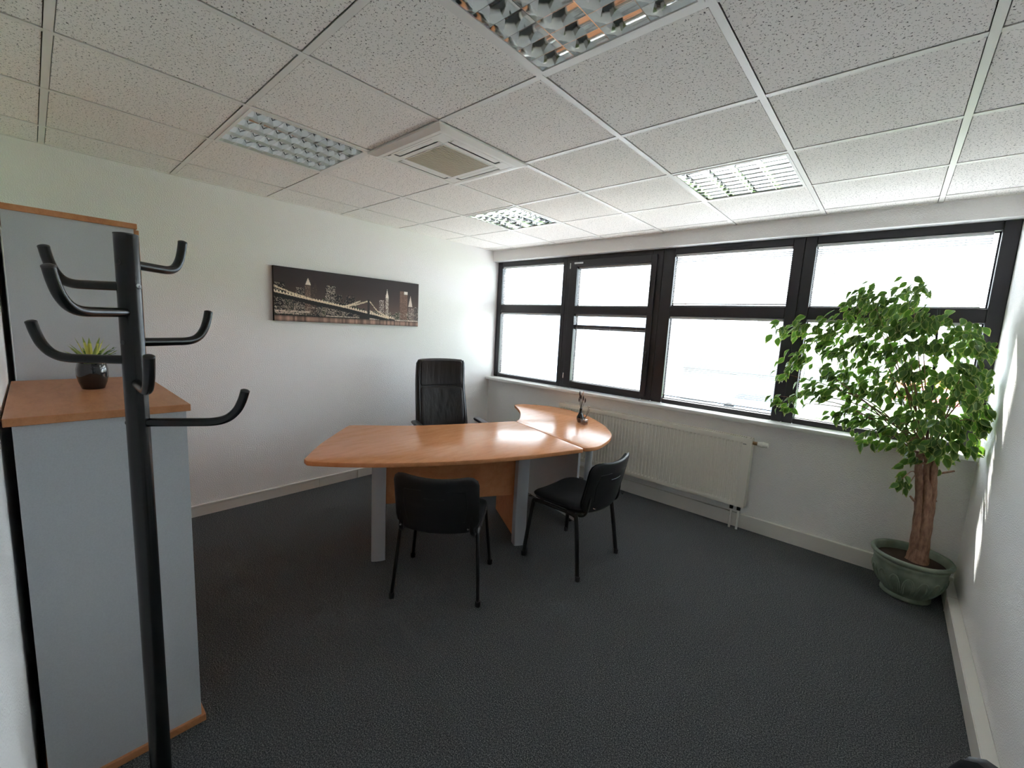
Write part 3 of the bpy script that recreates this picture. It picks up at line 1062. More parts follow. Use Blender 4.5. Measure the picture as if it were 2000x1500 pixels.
obj('gas_column', MB().lathe([(0.045, 0.10), (0.03, 0.105), (0.028, 0.26), (0.016, 0.265), (0.016, 0.40), (0.09, 0.405), (0.09, 0.43)], 16), 'black_plastic', ex, smooth=True)
for k in range(5):
    a = k * 2 * math.pi / 5 + 0.3
    d = (math.cos(a), math.sin(a))
    obj('base_arm', MB().tube([(0.03 * d[0], 0.03 * d[1], 0.115), (0.30 * d[0], 0.30 * d[1], 0.072)], [0.026, 0.016], 8), 'black_plastic', ex, smooth=True)
    cs = obj('caster', MB().tube([(0.305 * d[0] - 0.02 * d[1], 0.305 * d[1] + 0.02 * d[0], 0.028), (0.305 * d[0] + 0.02 * d[1], 0.305 * d[1] - 0.02 * d[0], 0.028)], 0.028, 14), 'black_plastic', ex, smooth=True)

# ------------------------------------------------------------------ cabinets
def cabinet(label, x0, x1, h, nm, loc, inset=0.0):
    t = thing(nm, label, 'cabinet', loc)
    y0, y1 = -0.757, -0.362
    obj('side_panel', MB().box(x0, x0 + 0.018, y0, y1, 0.028, h - 0.024), 'grey_laminate', t, world=True)
    obj('side_panel', MB().box(x1 - 0.018, x1, y0, y1, 0.028, h - 0.024), 'grey_laminate', t, world=True)
    obj('back_panel', MB().box(x0 + 0.018, x1 - 0.018, y0, y0 + 0.008, 0.028, h - 0.024), 'grey_laminate', t, world=True)
    obj('top_board', MB().box(x0 - 0.003, x1 + 0.010, -0.773, -0.350, h - 0.024, h, 0.0015, 1), 'wood_cabinet', t, world=True)
    obj('base_board', MB().box(x0 - 0.003, x1 + 0.010, -0.765, -0.350, 0, 0.028, 0.0015, 1), 'wood_cabinet', t, world=True)
    mid = (x0 + x1) / 2
    for s, (da, db) in ((1, (x0 + 0.002, mid - 0.0015 + inset)), (-1, (mid + 0.0015 - inset, x1 - 0.002))):
        d = obj('door', MB().box(da + inset, db - inset, y1 + 0.001 - inset, y1 + 0.0185 - inset, 0.031, h - 0.027, 0.001, 1), 'wood_cabinet', t, world=True)
        hx = db - 0.04 if s > 0 else da + 0.04
        mb = MB().tube([(hx, y1 + 0.017 - inset, h * 0.55), (hx, y1 + 0.040 - inset, h * 0.55), (hx, y1 + 0.040 - inset, h * 0.55 + 0.12), (hx, y1 + 0.017 - inset, h * 0.55 + 0.12)], 0.004, 8)
        mb.shift((-loc[0], -loc[1], -loc[2]))
        obj('handle', mb, 'steel', d, smooth=True)
    return t


cabinet('grey cabinet with cherry wood top at chest height, carrying the small black pot', 1.178, 2.022, 1.243, 'low_cabinet', (1.6, -0.56, 0), 0.020)
cabinet('tall grey cabinet with thin wood top, next to the lower cabinet', 0.32, 1.160, 1.945, 'tall_cabinet', (0.74, -0.56, 0))

# ------------------------------------------------------------------ coat rack
RKX, RKY, RKH = 2.32, -0.524, 1.752
rk = thing('coat_rack', 'black metal coat stand with upturned hooks beside the cabinet', 'coat rack', (RKX, RKY, 0))
obj('base', MB().lathe([(0.135, 0), (0.135, 0.008), (0.128, 0.016), (0.06, 0.024), (0.03, 0.032)], 40), 'black_tube', rk, smooth=True)
obj('pole', MB().lathe([(0.0255, 0.02), (0.0255, RKH - 0.004), (0.025, RKH - 0.001)], 28), 'black_tube', rk, smooth=True)
obj('pole_cap', MB().lathe([(0.0258, RKH - 0.003), (0.0258, RKH), (0.015, RKH + 0.002)], 28), 'black_plastic', rk, smooth=True)
hooks = [(132, 1.678, 0.80), (226, 1.619, 0.83), (324, 1.552, 1.03), (123, 1.474, 1.0), (231, 1.427, 0.95), (0, 1.366, 0.95), (58, 1.256, 1.08)]
for az, z0, sc in hooks:
    a = math.radians(az)
    d = (math.cos(a), math.sin(a))
    prof = [(0.012, 0.0), (0.11, -0.001), (0.165, 0.000), (0.197, 0.010), (0.219, 0.032), (0.232, 0.060), (0.24, 0.088)]
    path = smoothpath([(r * sc * d[0], r * sc * d[1], z0 + q) for r, q in prof], 5)
    hk = obj('hook', MB().tube(path, 0.0118, 14), 'black_tube', rk, smooth=True, ang=60)
    e = path[-1]
    e0 = path[-2]
    dv = (np.array(e) - np.array(e0))
    dv /= np.linalg.norm(dv)
    obj('hook_cap', MB().tube([np.array(e) - dv * 0.001, np.array(e) + dv * 0.003, np.array(e) + dv * 0.006], [0.0122, 0.0115, 0.006], 14), 'black_plastic', hk, smooth=True)
    obj('bolt', MB().tube([(-0.024 * d[0], -0.024 * d[1], z0), (-0.0275 * d[0], -0.0275 * d[1], z0)], 0.0055, 10), 'black_plastic', rk, smooth=True)
a = math.radians(38)
obj('bolt', MB().tube([(0.024 * math.cos(a), 0.024 * math.sin(a), 1.622), (0.0275 * math.cos(a), 0.0275 * math.sin(a), 1.622)], 0.006, 10), 'grey_metal', rk, smooth=True)

# ------------------------------------------------------------------ small pot on the cabinet
sp = thing('potted_succulent', 'glossy black pot with yellow-green succulent on the low cabinet', 'plant', (1.52, -0.556, 1.243))
obj('pot', MB().lathe([(0.029, 0), (0.033, 0.002), (0.042, 0.03), (0.0465, 0.055), (0.0465, 0.078), (0.042, 0.098), (0.040, 0.102), (0.036, 0.099), (0.036, 0.084)], 32), 'black_ceramic', sp, smooth=True)
obj('soil', MB().lathe([(0.036, 0.084), (0.02, 0.087)], 20), 'soil', sp, smooth=True)


def spike(l, w, bend=0.2):
    b = MB()
    vs, fs = [], []
    for k in range(6):
        u = k / 5
        ww = w * math.sin(math.pi * min(1, 0.18 + 0.82 * (1 - u) ** 0.8)) if k < 5 else 0.0004
        ww = w * (1 - u) ** 0.6 * (0.6 + 0.8 * u) if k < 5 else 0.0004
        z = l * u
        y = bend * l * u * u
        vs += [(-ww, y - ww * 0.3, z), (0, y + ww * 0.25, z), (ww, y - ww * 0.3, z)]
    for k in range(5):
        b.cur = 1 if k == 4 else 0
        o = 3 * k
        b.add([vs[o], vs[o + 1], vs[o + 2], vs[o + 3], vs[o + 4], vs[o + 5]], [(0, 1, 4, 3), (1, 2, 5, 4)])
    return b


spm = [me('leaf', spike(0.090, 0.011), ['leaf_green', 'leaf_margin'], True), me('leaf', spike(0.115, 0.010, 0.08), ['yellow_leaf', 'leaf_margin'], True), me('leaf', spike(0.10, 0.009, 0.2), ['leaf_margin', 'leaf_margin'], True)]
for k in range(26):
    o = obj('leaf', spm[0] if k < 13 else (spm[1] if k < 19 else spm[2]), None, sp)
    a = k * 2.4
    til = 0.75 if k < 13 else (0.18 if k < 19 else 0.45)
    o.rotation_euler = Euler((-til * random.uniform(0.7, 1.2), 0, a), 'XYZ')
    o.location = (0.008 * math.sin(-a), 0.008 * math.cos(a), 0.088)
for k in range(4):
    a = math.radians(20 + 28 * k)
    base = (0.008 * math.cos(a), 0.008 * math.sin(a), 0.088)
    tip = (0.072 * math.cos(a), 0.072 * math.sin(a), 0.115 + 0.012 * k)
    st = obj('frond', MB().tube([base, tuple((np.array(base) + np.array(tip)) / 2 + np.array([0, 0, 0.012])), tip], 0.0009, 5), 'leaf_green', sp, smooth=True)
    for q in range(4):
        for s in (-1, 1):
            p = np.array(base) + (np.array(tip) - np.array(base)) * (0.35 + 0.18 * q) + np.array([0, 0, 0.010])
            lf = obj('leaflet', me('leaflet', spike(0.017, 0.0028, 0.1), ['leaf_green', 'leaf_green'], True), None, st)
            lf.location = tuple(p)
            lf.rotation_euler = Euler((-1.1, 0, a - math.pi / 2 + s * 0.9), 'XYZ')

# ------------------------------------------------------------------ picture: night skyline canvas
pw, ph = 1.412, 0.442
pic = thing('canvas_picture', 'wide sepia canvas print of a lit bridge and night skyline', 'picture', (0.0, 1.325, 1.517))
obj('canvas', MB().box(0.001, 0.0335, -pw / 2, pw / 2, 0, ph, 0.002, 1), mat('canvas_side', (0.03, 0.022, 0.022), 0.7).name, pic)
NXp, NYp = 372, 118
yy, xx = np.mgrid[0:NYp, 0:NXp]
U, V = xx / (NXp - 1), yy / (NYp - 1)
img = np.zeros((NYp, NXp, 3))
sky_t, sky_b = np.array([46, 34, 37]) / 255, np.array([112, 88, 82]) / 255
img[:] = sky_t + (sky_b - sky_t) * np.clip(V / 0.85, 0, 1)[..., None] ** 1.6
R2 = np.random.default_rng(3)


def bld(u0, u1, v0, v1, base, lit, dens):
    a, b, c, d = int(u0 * NXp), max(int(u0 * NXp) + 1, int(u1 * NXp)), int(v0 * NYp), int(v1 * NYp)
    reg = img[c:d, a:b]
    reg[:] = np.array(base) / 255
    msk = R2.random(reg.shape[:2]) < dens
    rowm = (np.arange(reg.shape[0]) % 3 != 0)[:, None]
    reg[msk & rowm] = np.array(lit) / 255


u = 0.0
while u < 1.0:
    w = R2.uniform(0.015, 0.045)
    hgt = 0.60 + 0.12 * R2.random() - (0.10 if u < 0.5 else -0.06)
    bld(u, u + w, hgt, 0.90, [40 + 20 * R2.random()] * 2 + [42], [205, 180, 165], 0.20)
    u += w * 0.8
for q in ((0.0, 0.06, 0.28, 0.85, (34, 26, 28), (220, 200, 185), .16), (0.125, 0.175, 0.35, 0.85, (36, 28, 30), (230, 210, 195), .22), (0.175, 0.210, 0.27, 0.85, (92, 74, 68), (180, 150, 135), .2),
          (0.215, 0.245, 0.33, 0.85, (66, 52, 50), (150, 120, 110), .12), (0.300, 0.365, 0.26, 0.85, (44, 34, 36), (235, 215, 200), .28), (0.365, 0.41, 0.42, 0.85, (30, 24, 26), (190, 165, 150), .15),
          (0.44, 0.495, 0.42, 0.85, (32, 26, 30), (170, 140, 130), .12), (0.675, 0.715, 0.45, 0.9, (90, 72, 70), (240, 225, 215), .35), (0.725, 0.748, 0.33, 0.9, (130, 108, 100), (250, 240, 230), .4),
          (0.84, 0.905, 0.22, 0.86, (112, 84, 74), (170, 135, 120), .15), (0.875, 0.905, 0.22, 0.28, (230, 215, 205), (250, 245, 240), .5), (0.915, 0.965, 0.58, 0.9, (96, 78, 76), (210, 190, 180), .3), (0.965, 1.0, 0.55, 0.9, (60, 50, 52), (200, 180, 170), .2)):
    bld(*q)


def tri(uc, v0, hw, v1, col):
    mk = (V > v0) & (V < v1) & (np.abs(U - uc) < hw * (V - v0) / (v1 - v0))
    img[mk] = np.array(col) / 255


tri(0.193, 0.15, 0.017, 0.29, (236, 220, 208))
tri(0.736, 0.20, 0.012, 0.40, (245, 232, 222))
tri(0.930, 0.30, 0.018, 0.55, (225, 208, 198))
tri(0.236, 0.22, 0.010, 0.34, (70, 54, 52))
# quay lights
for _ in range(420):
    c, r = R2.integers(0, NXp), int(NYp * (0.70 + 0.17 * R2.random()))
    wd = R2.integers(1, 6)
    img[r, c:c + wd] = np.array([216, 194, 178]) / 255 * R2.uniform(0.5, 1.0)
for (ua, ub, va, vb) in ((0.0, 0.2, 0.80, 0.83), (0.3, 0.54, 0.86, 0.885), (0.6, 1.0, 0.865, 0.89), (0.02, 0.15, 0.845, 0.86)):
    mk = (U > ua) & (U < ub) & (V > va) & (V < vb) & (R2.random(U.shape) < 0.65)
    img[mk] = np.array([226, 205, 190]) / 255
# bridge: deck, beaded cables, tower


def line(pts, half, col, dens=1.0):
    us, vs_ = zip(*pts)
    vv = np.interp(U, us, vs_, left=-9, right=-9)
    mk = (np.abs(V - vv) < half) & (R2.random(U.shape) < dens)
    img[mk] = np.array(col) / 255


deck = [(0.0, 0.475), (0.2, 0.575), (0.42, 0.675), (0.60, 0.775), (0.80, 0.865)]
line([(a, b + 0.035) for a, b in deck], 0.045, (24, 18, 20))
line([(a, b - 0.012) for a, b in deck], 0.014, (214, 188, 168))
for k in range(46):
    uu = 0.8 * k / 46
    vv = np.interp(uu, *zip(*deck)) - 0.03
    mk = (np.abs(U - uu) < 0.0035) & (np.abs(V - vv) < 0.018)
    img[mk] = np.array([252, 236, 214]) / 255
for cab in ([(0.0, 0.36), (0.1, 0.47), (0.25, 0.58), (0.42, 0.655)], [(0.41, 0.655), (0.50, 0.60), (0.592, 0.50)], [(0.41, 0.665), (0.47, 0.60), (0.535, 0.515)], [(0.602, 0.50), (0.66, 0.70), (0.75, 0.83)], [(0.602, 0.70), (0.66, 0.79), (0.75, 0.85)]):
    line(cab, 0.016, (238, 216, 190), 0.75)
bld(0.588, 0.604, 0.47, 0.92, (44, 34, 34), (44, 34, 34), 0)
bld(0.527, 0.604, 0.775, 0.94, (30, 23, 25), (30, 23, 25), 0)
# river with streaks of reflection
wm = V > 0.895
streak = np.interp(np.arange(NXp), np.arange(0, NXp, 4), R2.uniform(0.55, 1.25, len(range(0, NXp, 4))))
river = (np.array([150, 118, 106]) / 255)[None, None] * streak[None, :, None] * (0.75 + 0.35 * np.cos((V - 0.95) * 30))[..., None]
img[wm] = river[wm]
img[(V > 0.875) & (V < 0.90) & (U < 0.53)] *= 0.45
lin = np.where(img <= 0.04045, img / 12.92, ((np.clip(img, 0, 1) + 0.055) / 1.055) ** 2.4)
pm = bpy.data.meshes.new('print')
vx = [(0.0337, -pw / 2 + 0.002 + (pw - 0.004) * c / (NXp - 1), ph - 0.002 - (ph - 0.004) * r / (NYp - 1)) for r in range(NYp) for c in range(NXp)]
fx = [(r * NXp + c, (r + 1) * NXp + c, (r + 1) * NXp + c + 1, r * NXp + c + 1) for r in range(NYp - 1) for c in range(NXp - 1)]
pm.from_pydata(vx, [], fx)
ca = pm.color_attributes.new('ink', 'FLOAT_COLOR', 'POINT')
ca.data.foreach_set('color', np.concatenate([lin.reshape(-1, 3), np.ones((NXp * NYp, 1))], 1).astype(np.float32).ravel())
m = mat('print_ink', (0.1, 0.1, 0.1), 0.55, spec=0.3)
at = N(m, 'ShaderNodeAttribute', attribute_name='ink')
L(m, at.outputs['Color'], BS(m).inputs['Base Color'])
pm.materials.append(m)
obj('print', pm, None, pic)

# ------------------------------------------------------------------ vase and diffuser on the side desk
va = thing('bud_vase', 'small black vase of dried flowers on the side desk', 'vase', (1.790, 2.560, ZD))
obj('vase_body', MB().lathe([(0.020, 0), (0.026, 0.006), (0.034, 0.032), (0.033, 0.05), (0.022, 0.075), (0.013, 0.095), (0.012, 0.118), (0.014, 0.128), (0.010, 0.128), (0.009, 0.10)], 24), 'black_ceramic', va, smooth=True)
for k in range(9):
    a = k * 2.4
    rr = 0.012 + 0.022 * (k % 3) / 2
    tip = np.array([rr * math.cos(a), rr * math.sin(a), 0.205 + 0.02 * (k % 4)])
    st = obj('stem', MB().tube([(0, 0, 0.10), tuple(tip * np.array([0.6, 0.6, 0.8])), tuple(tip)], 0.0012, 5), 'dark_stem', va, smooth=True)
    hm = MB().lathe([(0.002, -0.02), (0.006, -0.008), (0.0065, 0.004), (0.003, 0.018), (0.0006, 0.026)], 8, tuple(tip))
    obj('flower_head', hm, 'dark_stem' if k % 3 else 'dry_flower', st, smooth=True)
df = thing('reed_diffuser', 'small square clear bottle with dark reeds and pale flower beside the black vase', 'diffuser', (1.866, 2.508, ZD))
b = MB()
b.box(-0.027, 0.027, -0.027, 0.027, 0, 0.05, 0.006, 2)
obj('bottle', b, 'bottle_clear', df, smooth=True)
obj('oil', MB().box(-0.021, 0.021, -0.021, 0.021, 0.006, 0.030, 0.003, 2), 'oil_clear', df, smooth=True)
obj('neck', MB().lathe([(0.012, 0.049), (0.010, 0.052), (0.010, 0.064), (0.012, 0.066)], 14), 'bottle_clear', df, smooth=True)
for k, (dx, dy, dz) in enumerate(((0.022, 0.028, 0.16), (0.030, 0.026, 0.14), (-0.020, 0.01, 0.12))):
    obj('reed', MB().tube([(-dx * 0.3, -dy * 0.3, 0.008), (dx, dy, dz)], 0.0016, 6), 'dark_stem', df, smooth=True)
fl = MB()
for k in range(5):
    a = k * 2 * math.pi / 5
    fl.tube([(0.022, 0.028, 0.158), (0.022 + 0.011 * math.cos(a), 0.028 + 0.011 * math.sin(a), 0.163), (0.022 + 0.019 * math.cos(a), 0.028 + 0.019 * math.sin(a), 0.160)], [0.002, 0.0045, 0.001], 6)
obj('flower', fl, 'dry_flower', df, smooth=True)

# ------------------------------------------------------------------ ficus
FX, FY = 4.075, 2.925
fc = thing('ficus_tree', 'variegated weeping fig tree with bare trunk standing in the green pot', 'plant', (FX, FY, 0.20))
pot = thing('plant_pot', 'sage green glazed pot with moulded arches in the corner', 'pot', (FX, FY, 0))
RP = 0.198
obj('pot_body', MB().lathe([(0.118, 0), (0.124, 0.004), (0.124, 0.016), (0.112, 0.026), (0.128, 0.05), (0.160, 0.10), (0.176, 0.15), (0.178, 0.195), (0.176, 0.215), (0.181, 0.222), (0.181, 0.234), (0.176, 0.240), (0.186, 0.248), (RP, 0.256), (RP + 0.002, 0.268), (RP - 0.004, 0.276), (0.182, 0.276), (0.174, 0.266), (0.168, 0.20)], 48, cap=False).lathe([(0.001, 0.0), (0.118, 0.0)], 48, cap=False), 'pot_green', pot, smooth=True, ang=70)
obj('soil', MB().lathe([(0.169, 0.226), (0.10, 0.236), (0.001, 0.240)], 32, cap=False), 'soil', pot, smooth=True)
for k in range(16):
    a0 = k * 2 * math.pi / 16
    path = []
    for q in range(13):
        u = q / 12
        ang = a0 + (0.145 * math.cos(math.pi * u)) * 1.0
        z = 0.055 + 0.115 * math.sin(math.pi * u) ** 0.6
        r = np.interp(z, [0.05, 0.10, 0.15, 0.195], [0.128, 0.160, 0.176, 0.178]) + 0.001
        path.append((r * math.cos(ang), r * math.sin(ang), z))
    obj('moulded_arch', MB().tube(path, 0.0062, 6), 'pot_green', pot, smooth=True)
obj('fallen_leaf', MB().pad(0.05, 0.022, 0.002, 0.010, lambda x, y, z: (x - 0.06, y - 0.105, 0.242 + z)), 'dry_leaf', pot, smooth=True)

# trunk: three stems grown together
Z0 = 0.20
tops = [(-0.050, -0.01, 0.735), (-0.012, 0.012, 0.76), (0.024, -0.012, 0.70)]
for k, (tx, ty, tz) in enumerate(tops):
    bx_, by_ = (0.004, 0.040, 0.052)[k], (-0.004, -0.012, 0.012)[k]
    pth = smoothpath([(bx_ - 0.012 + 0.012 * k, by_ * 1.4, 0.012), (bx_, by_, 0.10), (bx_ - 0.006, by_ * 1.0, 0.30), (bx_ * 0.6 + tx * 0.4, by_, 0.48), (tx * 0.85 + bx_ * 0.15, ty, tz * 0.86), (tx, ty, tz)], 6)
    obj('trunk', MB().tube(pth, list(np.linspace(0.028, 0.016, len(pth)) * (1 + 0.07 * np.sin(np.arange(len(pth)) * 1.7 + k))), 12), 'bark', fc, smooth=True, ang=70)
obj('root_flare', MB().lathe([(0.066, 0.008), (0.056, 0.03), (0.046, 0.07), (0.036, 0.12)], 18, (0.03, 0, 0)), 'bark', fc, smooth=True)
for (z, a, l) in ((0.40, 0.6, 0.05), (0.44, 0.5, 0.035), (0.41, 3.5, 0.03), (0.60, 0.55, 0.11), (0.66, 3.6, 0.05)):
    obj('cut_twig', MB().tube([(0.015 * math.cos(a), 0.015 * math.sin(a), z), (0.03 * math.cos(a) + 0.3 * l * math.cos(a), (0.03 + 0.3 * l) * math.sin(a), z + 0.01), (0.03 * math.cos(a) + l * math.cos(a), (0.03 + l) * math.sin(a), z + 0.035)], [0.009, 0.007, 0.006], 8), 'bark', fc, smooth=True)
p1 = on(1834, 604, 1, FY - 0.02)
obj('support_stake', MB().tube([(0.03, 0.03, 0.05), (p1[0] - FX, -0.02, p1[2] - Z0)], 0.006, 8), 'stake', fc, smooth=True)

# crown: leaf clusters (photo pixel, spread in metres, number of leaves)
CL = [(1522, 640, .035, 7), (1545, 645, .04, 8), (1570, 632, .045, 9), (1600, 640, .05, 12), (1625, 655, .05, 12), (1640, 622, .05, 12),
      (1672, 600, .05, 13), (1688, 570, .04, 9), (1705, 590, .05, 13), (1732, 582, .045, 10), (1752, 600, .05, 12), (1772, 570, .04, 8), (1792, 556, .03, 5), (1798, 570, .03, 5), (1783, 598, .045, 10),
      (1690, 630, .06, 18), (1725, 640, .06, 18), (1760, 635, .06, 16), (1800, 630, .055, 13), (1825, 620, .04, 7), (1862, 632, .05, 10), (1885, 650, .045, 9), (1905, 642, .035, 6), (1912, 672, .045, 9), (1932, 684, .03, 6),
      (1600, 672, .05, 13), (1640, 690, .05, 13), (1680, 670, .06, 16), (1720, 685, .06, 18), (1760, 680, .06, 17), (1800, 672, .06, 14), (1838, 668, .05, 11), (1868, 690, .055, 12),
      (1560, 692, .04, 9), (1545, 712, .035, 8), (1532, 732, .03, 6), (1575, 705, .03, 6),
      (1625, 722, .05, 12), (1660, 735, .055, 15), (1700, 722, .06, 18), (1740, 735, .06, 17), (1775, 722, .055, 14), (1815, 722, .055, 13), (1850, 735, .055, 13), (1885, 722, .05, 11), (1905, 748, .045, 9), (1925, 755, .03, 6),
      (1522, 776, .03, 6), (1540, 788, .035, 7), (1560, 770, .035, 8), (1585, 752, .045, 10), (1610, 765, .045, 9), (1640, 757, .05, 11), (1675, 765, .05, 13), (1710, 760, .05, 13),
      (1745, 765, .05, 12), (1790, 770, .055, 12), (1830, 775, .06, 15), (1870, 770, .055, 13), (1905, 785, .05, 11), (1928, 800, .03, 5),
      (1632, 812, .03, 5), (1655, 805, .03, 5), (1672, 822, .045, 9), (1700, 815, .05, 11), (1722, 838, .045, 10), (1760, 812, .045, 9), (1790, 820, .055, 12), (1825, 818, .055, 13), (1862, 815, .05, 11), (1895, 822, .045, 9), (1925, 830, .035, 6),
      (1700, 862, .035, 6), (1735, 862, .035, 6), (1775, 855, .045, 9), (1810, 862, .05, 11), (1845, 862, .05, 11), (1880, 860, .045, 8), (1905, 872, .03, 5), (1780, 885, .04, 8), (1840, 890, .04, 6), (1762, 935, .02, 4), (1776, 945, .02, 3)]
leaf_meshes = []
for v_ in range(5):
    r = random.Random(50 + v_)
    b = MB()
    st = [0.0, 0.16, 0.36, 0.58, 0.80, 1.0]
    wp = [0.05, 0.62, 1.0, 0.86, 0.42, 0.03]
    curl = r.uniform(0.12, 0.32)
    side = r.uniform(-0.06, 0.06)
    rows = []
    for s_, w_ in zip(st, wp):
        hw = 0.29 * w_
        x0 = side * math.sin(math.pi * s_)
        z0 = -curl * s_ * s_
        fold = 0.22 + 0.2 * r.random()
        rows.append([(x0 - hw, s_, z0 + hw * fold), (x0 - hw * 0.80, s_, z0 + hw * 0.80 * fold), (x0, s_, z0), (x0 + hw * 0.80, s_, z0 + hw * 0.80 * fold), (x0 + hw, s_, z0 + hw * fold)])
    for k in range(5):
        for c in range(4):
            b.cur = 1 if c in (0, 3) or k == 4 else 0
            b.add([rows[k][c], rows[k][c + 1], rows[k + 1][c + 1], rows[k + 1][c]], [(0, 1, 2, 3)])
    leaf_meshes.append((b, me('leaf', b, ['leaf_green', 'leaf_margin'], True, 80)))

trunk_top = np.array([-0.015, 0.0, 0.74])
specs = []
for (px_, py_, sp_, nl) in CL:
    yc = FY - 0.02 + random.uniform(-0.17, 0.09)
    c0 = on(px_, py_, 1, yc)
    cl = np.array([min(c0[0], RX - 0.05), yc, c0[2]]) - np.array([FX, FY, Z0])
    # branch from the trunk to the cluster
    if random.random() < 0.35 and py_ < 900:
        mid = trunk_top + (cl - trunk_top) * 0.5 + np.array([0, 0, 0.10 if cl[2] < 1.2 else 0.02])
        root = trunk_top + np.array([random.uniform(-0.03, 0.03), random.uniform(-0.02, 0.02), random.uniform(-0.05, 0.02)])
        pb = smoothpath([root, mid, cl + np.array([0, 0, 0.01])], 6)
        obj('branch', MB().tube(pb, list(np.linspace(0.0055, 0.0014, len(pb))), 6), 'bark', fc, smooth=True)
    elif py_ >= 900:
        obj('branch', MB().tube(smoothpath([(-0.02, 0, 0.53), tuple((cl + np.array([-0.02, 0, 0.60])) / 2 + np.array([0, 0, 0.03])), tuple(cl)], 4), 0.0025, 6), 'bark', fc, smooth=True)
    out = np.array([cl[0], cl[1] * 0.8 - 0.04, 0])
    out = out / (np.linalg.norm(out) + 1e-6)
    for q in range(int(nl * 1.9)):
        p = cl + np.array([random.gauss(0, sp_ * 0.75), random.gauss(0, 0.055), random.gauss(0, sp_ * 0.75)])
        p[0] = min(p[0], RX - 0.035 - FX)
        p[1] = min(p[1], 3.06 - FY)
        size = random.uniform(0.050, 0.078)
        d = out * random.uniform(0.1, 0.9) + np.array([random.gauss(0, .35), random.gauss(0, .35), random.uniform(-1.15, -0.25)])
        d /= np.linalg.norm(d)
        nn = np.array([random.gauss(0, .5), random.gauss(-0.5, .5), random.gauss(0.6, .5)]) + out * 0.5
        zax = nn - d * nn.dot(d)
        zax /= np.linalg.norm(zax) + 1e-9
        xax = np.cross(d, zax)
        # keep tips off the wall
        if p[0] + d[0] * size > RX - 0.012 - FX:
            p[0] -= p[0] + d[0] * size - (RX - 0.012 - FX)
        if p[1] + d[1] * size > 3.075 - FY:
            p[1] -= p[1] + d[1] * size - (3.075 - FY)
        depth = (p + np.array([FX, FY, Z0]) - CAM) @ AF
        specs.append((size / depth, p, xax, d, zax, size, random.randrange(5)))
specs.sort(key=lambda s: -s[0])
rest = MB()
for k, (_, p, xa_, ya_, za_, size, vi) in enumerate(specs):
    mm = Matrix.Identity(4)
    for r in range(3):
        mm[r][0], mm[r][1], mm[r][2], mm[r][3] = xa_[r] * size, ya_[r] * size, za_[r] * size, p[r]
    if k < 300:
        o = obj('leaf', leaf_meshes[vi][1], None, fc)
        o.matrix_local = mm
    else:
        b = leaf_meshes[vi][0]
        base = len(rest.v)
        rest.v += [tuple(mm @ Vector(q)) for q in b.v]
        rest.f += [[base + i for i in f] for f in b.f]
        rest.mi += b.mi
fo = obj('foliage', rest, ['leaf_green', 'leaf_margin'], fc, smooth=True, ang=80)
fo['kind'] = 'stuff'

# ------------------------------------------------------------------ outside, one floor down
ZG = -3.0
structure(obj('ground', MB().box(-90, 90, YO + 0.3, 160, ZG - 0.2, ZG), 'asphalt'), 'pale asphalt yard outside')
structure(obj('lawn', MB().box(0.8, 30, 17, 44, ZG, ZG + 0.03), 'lawn'), 'green lawn outside')


def ribbed(x0, x1, y, z0, z1, pitch, depth):
    """trapezoidal sheet facing -y"""
    pts = []
    x = x0
    while x < x1 - 1e-6:
        pts += [(x, y), (x + pitch * .45, y), (x + pitch * .55, y - depth), (x + pitch * .9, y - depth)]
        x += pitch
    pts.append((x1, y))
    vs = [(a, b, z) for z in (z0, z1) for a, b in pts]
    n = len(pts)
    return MB().add(vs, [(k, k + 1, n + k + 1, n + k) for k in range(n - 1)])


w1 = thing('warehouse', 'pale blue ribbed metal warehouse outside the corner window', 'building', (-10, 22, ZG))
obj('wall', MB().box(-13.8, -6.45, 20.05, 28, ZG, 2.55), 'clad_blue', w1, world=True)
obj('cladding', ribbed(-13.8, -6.45, 20.0, ZG, 2.55, 0.45, 0.10), 'clad_blue', w1, world=True)
obj('roof_trim', MB().box(-13.9, -6.40, 19.9, 28.1, 2.55, 2.68), 'clad_white', w1, world=True)
w2 = thing('long_building', 'long cream ribbed building with dark canopy across the yard', 'building', (-4, 33, ZG))
obj('wall', MB().box(-17, 3.2, 31.05, 44, ZG, 1.9), 'clad_cream', w2, world=True)
obj('cladding', ribbed(-17, 3.2, 30.98, 0.35, 1.7, 0.9, 0.08), 'clad_cream', w2, world=True)
obj('roof', MB().add([(-17.5, 30.4, 1.85), (3.7, 30.4, 1.85), (3.7, 37.5, 3.1), (-17.5, 37.5, 3.1), (-17.5, 30.4, 1.75), (3.7, 30.4, 1.75)], [(0, 1, 2, 3), (0, 4, 5, 1)]), 'roof_sheet', w2, world=True)
for k in range(20):
    xx = -17.2 + k * 1.08
    obj('roof_rib', MB().add([(xx, 30.4, 1.86), (xx + 0.16, 30.4, 1.86), (xx + 0.16, 37.5, 3.16), (xx, 37.5, 3.16), (xx, 30.4, 1.93), (xx + 0.16, 30.4, 1.93), (xx + 0.16, 37.5, 3.22), (xx, 37.5, 3.22)], [(4, 5, 6, 7), (0, 1, 5, 4), (1, 2, 6, 5), (0, 4, 7, 3)]), 'roof_rib', w2, world=True)
obj('canopy', MB().box(-17, 3.2, 29.4, 31.0, -0.55, 0.10), 'clad_dark', w2, world=True)
obj('lower_wall', MB().box(-17, 3.2, 30.9, 31.02, ZG, -0.55), 'clad_grey', w2, world=True)
for xx in (-9.5, -5.4, -1.5):
    d = obj('door', MB().box(xx, xx + 1.6, 30.82, 30.9, ZG, -0.9), 'clad_white', w2, world=True)
w3 = thing('low_shed', 'low yellow-roofed shed outside the corner window', 'building', (-24, 34, ZG))
